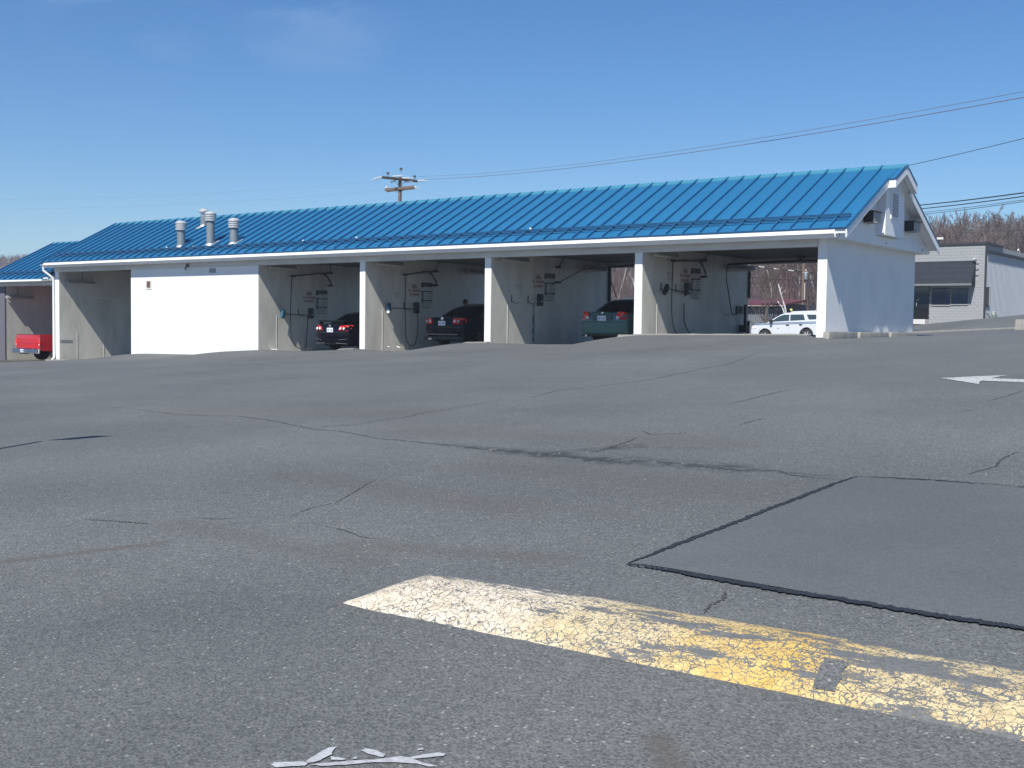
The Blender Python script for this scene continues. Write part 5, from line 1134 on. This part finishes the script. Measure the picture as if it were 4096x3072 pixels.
# metal clad side
mb = MB(); y = GY+.3; sv = []
while y < 84:
    sv += [(GX, y), (GX, y+.20), (GX+.03, y+.23), (GX+.03, y+.29), (GX, y+.32)]; y += .32
for (xa, ya), (xb, yb) in zip(sv, sv[1:]):
    if yb-ya < 1e-4: continue
    mb.quad((xa, ya, 2.2), (xb, yb, 2.2), (xb, yb, 7.12), (xa, ya, 7.12))
mb.build('siding', SIDING, gb, fix=False)
MB().box(GX-6.6, GX-.05, 72, 84, 1.5, 7.1).build('rear_wall', SIDING, gb)
MB().box(GX-6.7, GX+.14, GY+.35, 84.2, 7.12, 7.30).build('side_roof_edge', DARKT, gb)
sw = MB().box(GX+.03, GX+.07, 53.95, 54.95, 3.46, 4.78).build('window', DARKT, gb); MB().box(GX+.072, GX+.076, 54.02, 54.72, 3.56, 4.7).build('pane', GLASS, sw); MB().box(GX+.07, GX+.09, 54.72, 54.80, 3.5, 4.74).build('window_frame', SIGNW, sw)
MB().tube([(-9.2, 57.5, 7.3), (-9.2, 57.5, 7.45), (-9.2, 57.2, 7.5), (-9.2, 57.05, 7.36)], .05, 8).build('roof_gooseneck', SIGNW, gb)
gm = thing('gas_meter', 'green gas meter with bent white pipe at the corner of the grey shop', 'gas meter', (-10.1, 55, 2.45))
MB().box(-10.25, -9.95, 54.8, 55.2, 2.62, 2.92).build('meter_body', GMETER, gm, bevel=.04)
MB().tube([(-10.1, 55.55, 2.4), (-10.1, 55.55, 3.05), (-10.1, 54.8, 3.08)], .05, 8).build('pipe', SIGNW, gm); MB().tube([(-10.3, 53.9, 3.0), (-10.1, 54.3, 2.6), (-10.1, 54.8, 2.7)], .03, 6).build('pipe', DARKT, gm)
MB().lathe((-10.1, 54.9, 2.92), [(.07, 0), (.08, .06), (.02, .14)], 10).build('regulator', SIGNW, gm)
def along(p0, p1, w, h, z_off, name, m, seg=14):
    mb = MB(); P = []
    a, b = Vector(p0), Vector(p1); d = (b-a).normalized(); q = Vector((-d.y, d.x))*w/2
    for i in range(seg+1):
        c = a+(b-a)*i/seg; P.append((c, ground_z(c.x, c.y)))
    for (c0, z0), (c1, z1) in zip(P, P[1:]):
        mb.add([(c0.x-q.x, c0.y-q.y, z0-.2), (c1.x-q.x, c1.y-q.y, z1-.2), (c1.x+q.x, c1.y+q.y, z1-.2), (c0.x+q.x, c0.y+q.y, z0-.2), (c0.x-q.x, c0.y-q.y, z0+h), (c1.x-q.x, c1.y-q.y, z1+h), (c1.x+q.x, c1.y+q.y, z1+h), (c0.x+q.x, c0.y+q.y, z0+h)], [(4, 5, 6, 7), (0, 1, 5, 4), (2, 3, 7, 6), (0, 4, 7, 3), (1, 2, 6, 5)])
    return mb.build(name, m)
o = along((-9, 15.5), (1.5, 33), .35, .07, 0, 'road_kerb', CONC); o['kind'] = 'structure'
bar = MB().prism([(-.75, 22.0, 1.55), (-.70, 22.0, 2.2), (-.70, 22.5, 2.2), (-.75, 22.5, 1.55)], (3.0, 0, 0))
tag(bar.build('concrete_barrier', CONC, bevel=.03), 'low grey concrete barrier at the right edge beyond the lot', 'barrier')

# ------------------------------------------------------------------ shed with red roof beyond the bays
sh = thing('red_roof_shed', 'low grey corrugated shed with dull red roof seen through the open bays', 'shed', (-25, 40, 1.2))
xa, xb, ys = -33, -18.3, 38.6
zt = lambda x: 3.05-.004*(x+20)
mb = MB(); x = xa; sv = []
while x < xb: sv += [(x, 0), (x+.055, 0), (x+.07, -.05), (x+.115, -.05), (x+.13, 0)]; x += .13
for (p, a), (q, b_) in zip(sv, sv[1:]):
    if q-p < 1e-5: continue
    mb.quad((p, ys+a, .6), (q, ys+b_, .6), (q, ys+b_, 3.02), (p, ys+a, 3.02))
mb.build('corrugated_wall', SHEDW, sh, fix=False)
MB().box(xa, xb, ys+.06, ys+5, .6, 3.3).build('wall', mat('shed_eave_shade', (.09, .085, .095), .8), sh)  # dark colour paints in the shade below the shed eave
MB().prism([(xa-.3, ys-.35, 3.28), (xa-.3, ys+3, 3.62), (xa-.3, ys+3, 3.5), (xa-.3, ys-.35, 3.16)], (xb-xa+.6, 0, 0)).build('roof', REDROOF, sh)
MB().tube([(xa-.3, ys-.38, 3.20), (xb+.3, ys-.38, 3.14)], .035, 6).build('eave_gutter', GREYP, sh)

# ------------------------------------------------------------------ utility poles and wires
def insulator_string(p0, d, n, m, parent, name='insulator_string'):
    p0 = Vector(p0); d = Vector(d).normalized(); mb = MB()
    Mx = Matrix.Translation(p0) @ d.to_track_quat('Z', 'Y').to_matrix().to_4x4()
    prof = []
    for i in range(n): prof += [(.03, i*.14), (.085, i*.14+.02), (.075, i*.14+.06), (.03, i*.14+.075)]
    t = MB(); t.lathe((0, 0, 0), prof, 12); mb.add([Mx @ v for v in t.v], t.f)
    mb.tube([p0, p0+d*(n*.14+.14)], .02, 6)
    return mb.build(name, m, parent, smooth=True)
PXc, PYc = -48.70, 36.62
up_ = thing('utility_pole', 'tall wooden utility pole with two crossarms and insulators behind the blue roof', 'utility pole', (PXc, PYc, .3), 'utility poles')
MB().tube([(PXc, PYc, -1.5), (PXc, PYc, 8), (PXc, PYc, 12.9)], [.20, .15, .13], 14).build('pole', WOOD, up_, smooth=True)
R2 = Vector((.798, .6026, 0)); F2 = Vector((-.6026, .798, 0)); Pc = Vector((PXc, PYc, 0))
def armbox(c, dirv, half, sz, name, m, tilt=0):
    c = Vector(c); d = Vector(dirv).normalized(); a = c-d*half-Vector((0, 0, tilt*half)); b_ = c+d*half+Vector((0, 0, tilt*half))
    w_ = Vector((-d.y, d.x, 0))*sz*.5; u_ = Vector((0, 0, sz*.55))
    return MB().add([a-w_-u_, a+w_-u_, a+w_+u_, a-w_+u_, b_-w_-u_, b_+w_-u_, b_+w_+u_, b_-w_+u_], [(0, 1, 2, 3), (4, 5, 6, 7), (0, 1, 5, 4), (1, 2, 6, 5), (2, 3, 7, 6), (3, 0, 4, 7)]).build(name, m, up_)
d1 = (R2*.72+F2*.62); d2 = (R2*.72-F2*.66)
c1 = Pc-F2*.18+Vector((0, 0, 12.72)); c2 = Pc-F2*.2+Vector((0, 0, 12.03))
armbox(c1, d1, 1.62, .16, 'crossarm', WOODD, 0)
armbox(c2, d2, 1.62, .17, 'crossarm', WOOD, 0); armbox(c2+F2*.45-Vector((0, 0, .03)), d2, 1.5, .15, 'crossarm', WOOD, 0)
d1n = Vector(d1).normalized(); d2n = Vector(d2).normalized()
for s in (-1, 1):
    MB().tube([c1+d1n*s*.55-Vector((0, 0, .08)), Pc-F2*.14+Vector((0, 0, 12.15))], .018, 6).build('arm_brace', GALV, up_)
    MB().tube([c2+d2n*s*.50-Vector((0, 0, .08)), Pc-F2*.14+Vector((0, 0, 11.55))], .018, 6).build('arm_brace', GALV, up_)
for q, dz in ((-1.10, .0), (.1, .45), (1.38, .0)):
    p = c1+d1n*q+Vector((0, 0, .06+dz))
    MB().tube([p, p+Vector((0, 0, .22))], .02, 6).lathe(p+Vector((0, 0, .18)), [(.03, 0), (.12, .03), (.10, .08), (.13, .12), (.06, .17), (.03, .2)], 12).build('pin_insulator', PORCD, up_, smooth=True)
L1 = (R2*-1+F2*.2)
insulator_string(c1-d1n*1.62+Vector((0, 0, .03)), L1*1.0+Vector((0, 0, -.25)), 5, PORC, up_)
insulator_string(c1-d1n*.4+Vector((0, 0, -.16)), L1+Vector((0, 0, -.22)), 3, PORC, up_)
insulator_string(c1+d1n*.55+Vector((0, 0, -.16)), L1*-.9+Vector((0, 0, .1)), 3, PORC, up_)
insulator_string(c1-d1n*.62+Vector((0, 0, .15)), -L1+Vector((0, 0, .06)), 5, PORC, up_)
insulator_string(c1+d1n*.25+Vector((0, 0, .10)), -L1+Vector((0, 0, -.0)), 5, PORC, up_)
insulator_string(c1+d1n*1.62+Vector((0, 0, .02)), -L1+Vector((0, 0, .03)), 5, PORC, up_)
insulator_string(c2+d2n*1.6, -L1+Vector((0, 0, -.3)), 2, PORC, up_)
MB().lathe(c2-d2n*1.5+Vector((0, 0, .09)), [(.05, 0), (.09, .05), (.08, .14), (.03, .18)], 10).build('pin_insulator', PORC, up_)
# simple pole with transformer seen through the empty bay
def simple_pole(x, y, top, r, label, m=WOOD):
    g_z = min(ground_z(x, y), 1.5)
    t = thing('utility_pole', label, 'utility pole', (x, y, g_z), 'utility poles')
    MB().tube([(x, y, g_z-1), (x, y, top)], [r*1.2, r], 12).build('pole', m, t, smooth=True); return t
tp = simple_pole(-25.3, 58, 11.3, .12, 'utility pole with grey transformer seen through the empty bay')
MB().lathe((-25.06, 57.9, 5.66), [(.0, 0), (.13, .0), (.14, .05), (.14, .5), (.10, .58), (0, .6)], 14).build('transformer', GALV, tp, smooth=True)
MB().lathe((-25.06, 57.9, 6.34), [(.03, 0), (.06, .04), (.03, .12)], 8).build('bushing', PORC, tp)
MB().box(-25.35, -24.95, 57.86, 57.94, 6.2, 6.26).build('bracket', GREYP, tp)
MB().tube([(-25.12, 57.88, 5.4), (-25.12, 57.88, 3.9)], .03, 8).build('conduit', SIGNW, tp)
simple_pole(-16.3, 37.6, 3.55, .07, 'short dark post just behind the white sport utility vehicle', WOODD)
simple_pole(-34.5, 42, 10.0, .13, 'utility pole hidden behind the middle of the car wash')
wire_n = [0]
def wire(p0, p1, sag, r, label, m=WIRE, ext=0, n=26):
    p0, p1 = Vector(p0), Vector(p1); P = []
    for i in range(n+1):
        t = i/n*(1+ext); q = p0+(p1-p0)*t; q.z -= sag*4*t*(1-t) if t <= 1 else -sag*4*t*(t-1); P.append(q)
    o = MB().tube(P, r, 5).build('overhead_wire', m, smooth=True); tag(o, label, 'wire', 'overhead wires'); return o
wire((-47.5, 37.4, 12.95), (1.78, 11.9, 9.55), .55, .009, 'upper of the two faint reddish wires running from the tall pole to the upper right', WIREC, .25)
wire((-47.2, 37.7, 12.75), (1.78, 11.9, 9.36), .50, .014, 'lower of the two faint reddish wires running from the tall pole to the upper right', WIREC, .25)
wire((-34.5, 42, 9.9), (-.74, 22.56, 9.70), .55, .014, 'dark wire rising from behind the ridge above the gable', WIRE, .25)
wire((-25.3, 58, 11.0), (-1.67, 26.77, 7.94), .22, .030, 'topmost of the four cables right of the gable', WIRE, .3)
wire((-25.3, 58, 10.75), (-1.67, 26.77, 7.78), .24, .026, 'second of the four cables right of the gable', WIRE, .3)
wire((-25.3, 58, 10.5), (-1.67, 26.77, 7.62), .26, .013, 'third of the four cables right of the gable', WIRE, .3)
wire((-25.3, 58, 10.3), (-1.67, 26.77, 7.545), .26, .015, 'lowest of the four cables right of the gable', WIRE, .3)
wire((-25.3, 58.0, 9.2), (-8.73, 56.6, 8.78), .12, .016, 'single cable crossing in front of the bare wooded hill, right of the gable', WIRE, 1.0)
wire((-34.5, 42, 8.3), (-25.3, 58, 6.26), .25, .035, 'cable with light sleeves crossing the view through the empty bay', WIRE, .6)
wire((-34.5, 42, 7.4), (-25.3, 58, 5.60), .45, .03, 'thin cable below the sleeved one through the empty bay', WIRE, .6)
mb = MB()
for i in range(7):
    t0 = .62+i*.075; a = Vector((-34.5, 42, 8.3)); b_ = Vector((-25.3, 58, 6.26))
    pts_ = []
    for tt in (t0, t0+.028):
        q = a+(b_-a)*tt; q.z -= .25*4*tt*(1-tt) if tt <= 1 else -.25*4*tt*(tt-1); pts_.append(q)
    mb.tube(pts_, .05, 6)
tag(mb.build('cable_sleeve', SIGNW), 'row of pale sleeves threaded on the cable through the empty bay', 'cable sleeve')
wire((-50.0, 35.7, 12.6), (-90, 20, 12.0), .5, .004, 'faint wire leaving the tall pole to the left, upper', WIREC, 1.2)
wire((-49.8, 35.9, 11.9), (-90, 20, 11.2), .5, .004, 'faint wire leaving the tall pole to the left, lower', WIREC, 1.2)
wire((-47.9, 37.3, 12.0), (-34.5, 42, 9.5), .3, .005, 'thin wire dropping to the right behind the ridge from the tall pole', WIREC)
# small roof lamp beyond the gable and yellow capped stake
sl_ = thing('yard_lamp', 'small white lamp head just above the rear eave of the gable', 'lamp', (-15.45, 60, 2))
MB().tube([(-15.45, 60, 1.5), (-15.45, 60, 8.6)], .05, 8).build('lamp_post', DARKT, sl_); MB().box(-15.65, -15.2, 59.9, 60.1, 8.6, 8.75).build('lamp_head', SIGNW, sl_)
ym = thing('marker_stake', 'yellow capped marker stake behind the roof of the white vehicle', 'marker', (-17.0, 36.8, 1.1))
MB().tube([(-17.0, 36.8, .9), (-17.0, 36.8, 2.82)], .03, 8).build('stake', mat('olive', (.25, .26, .08), .6), ym); MB().lathe((-17.0, 36.8, 2.80), [(.07, 0), (.09, .05), (.06, .12), (0, .15)], 10).build('cap', YEL, ym, smooth=True)
# lot lamp standing left of the picture, only its shadow reaches into it
ls = thing('lot_lamp', 'square headed lot lamp on a slim pole left of the picture', 'street lamp', (.66, -25.22, .1))
hx = Vector((.26, -21.6, 0))
S_ = Vector((SUN_DIR.x/-SUN_DIR.z, SUN_DIR.y/-SUN_DIR.z, 0)); HH = 4.0
b0 = hx-S_*HH; gz = ground_z(.1, -21.9)
p0 = Vector((.12, -22.0, 0))-S_*HH
ls.location = (p0.x, p0.y, 0); ls['_o'] = (p0.x, p0.y, 0)
MB().tube([(p0.x, p0.y, -.6), (p0.x, p0.y, gz+HH)], .035, 8).build('lamp_pole', DARKT, ls)
hd_ = [Vector((.09, -21.86, 0)), Vector((.30, -21.70, 0)), Vector((.45, -21.31, 0)), Vector((.24, -21.42, 0))]
MB().prism([v-S_*HH+Vector((0, 0, gz+HH-.04)) for v in hd_], (0, 0, .06)).build('lamp_head', DARKT, ls)

# ------------------------------------------------------------------ trees
def gen_tree(seed, h, r0, spread=.55, levels=4, nb=5, lean=(0, 0), twig=.012, fork=.25):
    rnd = random.Random(seed); tr = MB(); cr_ = MB()
    def branch(mb, p, d, ln, r, lv):
        n = 4 if lv < 2 else 3; P = [p.copy()]; q = p.copy(); dd = d.copy()
        for i in range(n):
            dd = (dd+Vector((rnd.uniform(-1, 1), rnd.uniform(-1, 1), rnd.uniform(-.3, .8)))*.16).normalized(); q = q+dd*ln/n; P.append(q.copy())
        rs = [r*(1-.62*i/n) for i in range(n+1)]
        mb.tube(P, rs, 6 if lv == 0 else (4 if lv < 3 else 3), cap=False)
        if lv >= levels: return
        k = nb if lv == 0 else (4 if lv < levels-1 else 3)
        for i in range(k):
            t = fork+(1-fork)*(i+rnd.random())/k; idx = min(n-1, int(t*n)); f_ = t*n-idx; pp = P[idx].lerp(P[idx+1], f_)
            base = (P[idx+1]-P[idx]).normalized(); sidev = base.orthogonal().normalized(); sidev.rotate(Matrix.Rotation(rnd.uniform(0, 2*PI), 3, base))
            nd = (base*(1-spread*.55)+sidev*spread*rnd.uniform(.7, 1.2)+Vector((0, 0, .22))).normalized()
            branch(cr_, pp, nd, ln*rnd.uniform(.42, .66)*(1.15-.35*t), max(twig, rs[idx]*.55), lv+1)
    branch(tr, Vector((0, 0, 0)), Vector((lean[0], lean[1], 1)).normalized(), h*.72, r0, 0)
    return tr, cr_
protos = []
bark_sets = [BARK, BARKR, BARKP, BARKR, BARK, BARKR, BARKP]
for i in range(7):
    tr, cr_ = gen_tree(30+i, 10, .13, .62, 4, 8, (random.uniform(-.05, .05), random.uniform(-.05, .05)), twig=.028, fork=.30)
    t = thing('bare_tree', 'x', 'tree', (0, 0, 0), 'bare trees on the hillside', local=True)
    a = tr.build('trunk', bark_sets[i], t, fix=False); b_ = cr_.build('crown', BARKR if i % 2 else BARK, t, fix=False)
    protos.append((t, a, b_, [0], {BARK: 'brown', BARKR: 'reddish brown', BARKP: 'pale trunked'}[bark_sets[i]]))
rn = random.Random(5)
def world_at(th, r):
    a = rad(th); lat, fo = r*math.sin(a), r*math.cos(a); return 11.6+lat*.798-fo*.6026, -28.8+lat*.6026+fo*.798
LABS = {'R': 'bare tree on the wooded hill above the grey shop', 'D': 'bare tree on the hillside seen through the empty bay', 'C': 'bare tree on the hillside seen through the green sedan bay'}
count = 0
def plant(th, r, key, sc):
    global count
    x, y = world_at(th, r); z = hill_z(x, y)[0]
    T = protos[rn.randrange(7)]
    if T[3][0] == 0: t, kids = T[0], None; T[3][0] = 1
    else:
        t = T[0].copy(); COL.objects.link(t)
        for c in T[1:3]:
            q = c.copy(); COL.objects.link(q); q.parent = t
    t.location = (x, y, z-.2); t.rotation_euler = (0, 0, rn.uniform(0, 6.28)); t.scale = (sc*rn.uniform(.85, 1.1), sc*rn.uniform(.85, 1.1), sc*rn.uniform(.9, 1.12))
    tone = T[4]; t['label'] = tone+' '+LABS[key]; t['group'] = tone+' '+LABS[key].replace('bare tree', 'bare trees'); count += 1
for i in range(165): 
    th = 19.0+6.4*rn.random(); R_r = lerp([(19, 207), (20, 205), (26, 201)], th); plant(th, R_r-75*rn.random()**1.6+4, 'R', rn.uniform(.62, 1.0))
for i in range(95): plant(11.0+4.6*rn.random(), 128+95*rn.random(), 'D', rn.uniform(.6, 1.0))
for i in range(20): plant(4.4+2.2*rn.random(), 140+120*rn.random(), 'C', rn.uniform(.6, 1.0))
# far wooded ridge at the left: one mass
mb = MB()
for i in range(1500):
    th = rn.uniform(-27, -16); r = rn.uniform(560, 775); x, y = world_at(th, r); z = hill_z(x, y)[0]; h = rn.uniform(2.5, 6)
    mb.tube([(x, y, z-1), (x+rn.uniform(-.5, .5), y, z+h)], [.35, .05], 3, cap=False)
    for k in range(4):
        zz = z+h*rn.uniform(.35, .8); mb.tube([(x, y, zz), (x+rn.uniform(-2.2, 2.2), y+rn.uniform(-2, 2), zz+rn.uniform(1, 3))], [.16, .03], 3, cap=False)
o = mb.build('far_wood', BARKR, fix=False); o['kind'] = 'stuff'; o['label'] = 'bare wood covering the far ridge at the left'
# undergrowth on the slope, countless thin stems
mb = MB()
for i in range(5200):
    if i % 2: th = rn.uniform(18.5, 26); r = rn.uniform(122, 204)
    else: th = rn.uniform(4, 15.8); r = rn.uniform(122, 230)
    x, y = world_at(th, r); z = hill_z(x, y)[0]
    for k in range(3):
        mb.tube([(x, y, z-.1), (x+rn.uniform(-.9, .9), y+rn.uniform(-.9, .9), z+rn.uniform(.9, 3.2))], [.03, .012], 3, cap=False)
o = mb.build('undergrowth', BARKR, fix=False); o['kind'] = 'stuff'; o['label'] = 'leafless undergrowth covering the hillside'
mb = MB()
for i in range(40):
    x, y = world_at(13.35+rn.gauss(0, .16), 119+rn.uniform(-3, 3)); z = 1.3
    hh = rn.uniform(1.0, 9.0); mb.tube([(x, y, z), (x+rn.uniform(-1, 1)*.9, y, z+hh)], [.02, .008], 3, cap=False)
tag(mb.build('budding_tree', REDTWIG, fix=False), 'slender tree with dark red buds left of the transformer pole, through the empty bay', 'tree')
# near trees behind the empty bay
def placed_tree(name, label, loc, trcr, m, m2=None):
    t = thing(name, label, 'tree', loc, local=True); trcr[0].build('trunk', m, t, fix=False, smooth=True); trcr[1].build('crown', m2 or m, t, fix=False); return t
z_t = ground_z(-18.6, 37.0)-.1
tr, cr_ = MB(), MB()
rr = random.Random(3)
def limb(mb, pts, r0, r1, seg=7):
    P = curve(pts, 4); n = len(P); mb.tube(P, [r0+(r1-r0)*i/(n-1) for i in range(n)], seg, cap=False); return P
def twigs(P, n, ln, r, lv=2):
    for i in range(n):
        k = rr.randrange(len(P)//3, len(P)-1); p = P[k]; d = (P[k+1]-P[k]).normalized()
        q = (d*.7+Vector((rr.uniform(-1, 1), rr.uniform(-.8, .8), rr.uniform(0, 1)))).normalized()
        Q = [p, p+q*ln*.5+Vector((0, 0, ln*.05)), p+q*ln+Vector((0, 0, ln*.22))]
        cr_.tube(Q, [r, r*.7, r*.3], 4, cap=False)
        if lv > 0: twigs([Q[0], Q[1], (Q[1]+Q[2])/2, Q[2]], 4, ln*.5, r*.5, lv-1)
T0 = Vector((-18.7, 37.0, 0))
def V3(x, z, dy=0): return (x-T0.x, dy, z-z_t)
limb(tr, [V3(-18.70, z_t), V3(-18.70, 2.3), V3(-18.68, 2.7), V3(-18.62, 3.1)], .13, .09)
for pts, r in (([V3(-18.66, 2.8), V3(-18.80, 3.3), V3(-18.96, 3.9), V3(-19.15, 4.3), V3(-19.4, 4.6)], .055), ([V3(-18.64, 2.9), V3(-18.45, 3.3), V3(-18.27, 3.9), V3(-18.2, 4.5), V3(-18.35, 5.0), V3(-18.6, 5.5), V3(-18.75, 6.0)], .065),
               ([V3(-18.72, 3.0), V3(-18.74, 3.7), V3(-18.70, 4.2), V3(-18.5, 4.7)], .045), ([V3(-18.2, 4.45), V3(-18.1, 5.0), V3(-18.0, 5.7)], .035), ([V3(-18.70, 2.35), V3(-19.0, 2.35), V3(-19.39, 2.65)], .035), ([V3(-18.66, 2.3), V3(-18.2, 2.6), V3(-17.9, 2.9)], .022), ([V3(-18.96, 3.6), V3(-18.7, 3.9), V3(-18.5, 4.3)], .025)):
    P = limb(cr_, pts, r, r*.35, 6); twigs(P, 7, .75, r*.35)
placed_tree('bare_tree', 'brown bare tree with forking limbs standing before the corrugated shed', (T0.x, T0.y, z_t), (tr, cr_), BARKN)
z_b = ground_z(-17.5, 37.3)-.1; T0 = Vector((-17.45, 37.3, 0)); tr, cr_ = MB(), MB()
z_t = z_b
limb(tr, [V3(-17.42, z_b), V3(-17.56, 2.7), V3(-17.80, 3.5), V3(-18.10, 4.45)], .06, .04); limb(tr, [V3(-17.46, z_b), V3(-17.67, 2.68), V3(-18.11, 3.40)], .045, .035)
limb(cr_, [V3(-17.98, 4.08), V3(-17.93, 4.15), V3(-17.86, 4.27)], .022, .014); limb(cr_, [V3(-17.84, 3.84), V3(-17.78, 3.95), V3(-17.60, 4.06)], .02, .012)
placed_tree('birch', 'white birch with two leaning broken stems behind the white vehicle', (T0.x, T0.y, z_b), (tr, cr_), BIRCH)
z_b = 1.0; T0 = Vector((-29.5, 39.6, 0)); z_t = z_b; tr, cr_ = MB(), MB()
limb(tr, [V3(-29.5, z_b), V3(-29.5, 3.0), V3(-29.48, 4.1)], .07, .05)
for pts in ([V3(-29.5, 3.8), V3(-29.65, 4.5), V3(-29.85, 5.1)], [V3(-29.48, 4.0), V3(-29.42, 4.6), V3(-29.35, 5.2)], [V3(-29.48, 3.9), V3(-29.25, 4.5), V3(-29.1, 5.0)]):
    P = limb(cr_, pts, .03, .012, 5); twigs(P, 4, .5, .012, 1)
placed_tree('birch', 'small pale tree above the red shed roof seen through the green sedan bay', (T0.x, T0.y, z_b), (tr, cr_), BIRCH)

# ------------------------------------------------------------------ air
HZ = MB().box(-1700, 1700, -1700, 1700, -18, 62).build('haze', mat('x', (1, 1, 1)))
HZ['kind'] = 'stuff'
hm = bpy.data.materials.new('haze_air'); hm.use_nodes = True; t_ = hm.node_tree; t_.nodes.clear()
ho = N(t_, 'ShaderNodeOutputMaterial'); pv_ = N(t_, 'ShaderNodeVolumePrincipled'); pv_.inputs['Color'].default_value = (.80, .88, 1, 1); pv_.inputs['Density'].default_value = .00055; pv_.inputs['Anisotropy'].default_value = .1
t_.links.new(pv_.outputs[0], ho.inputs['Volume']); HZ.data.materials.clear(); HZ.data.materials.append(hm)

for o in bpy.data.objects:
    for k in ('_o',):
        if k in o: del o[k]
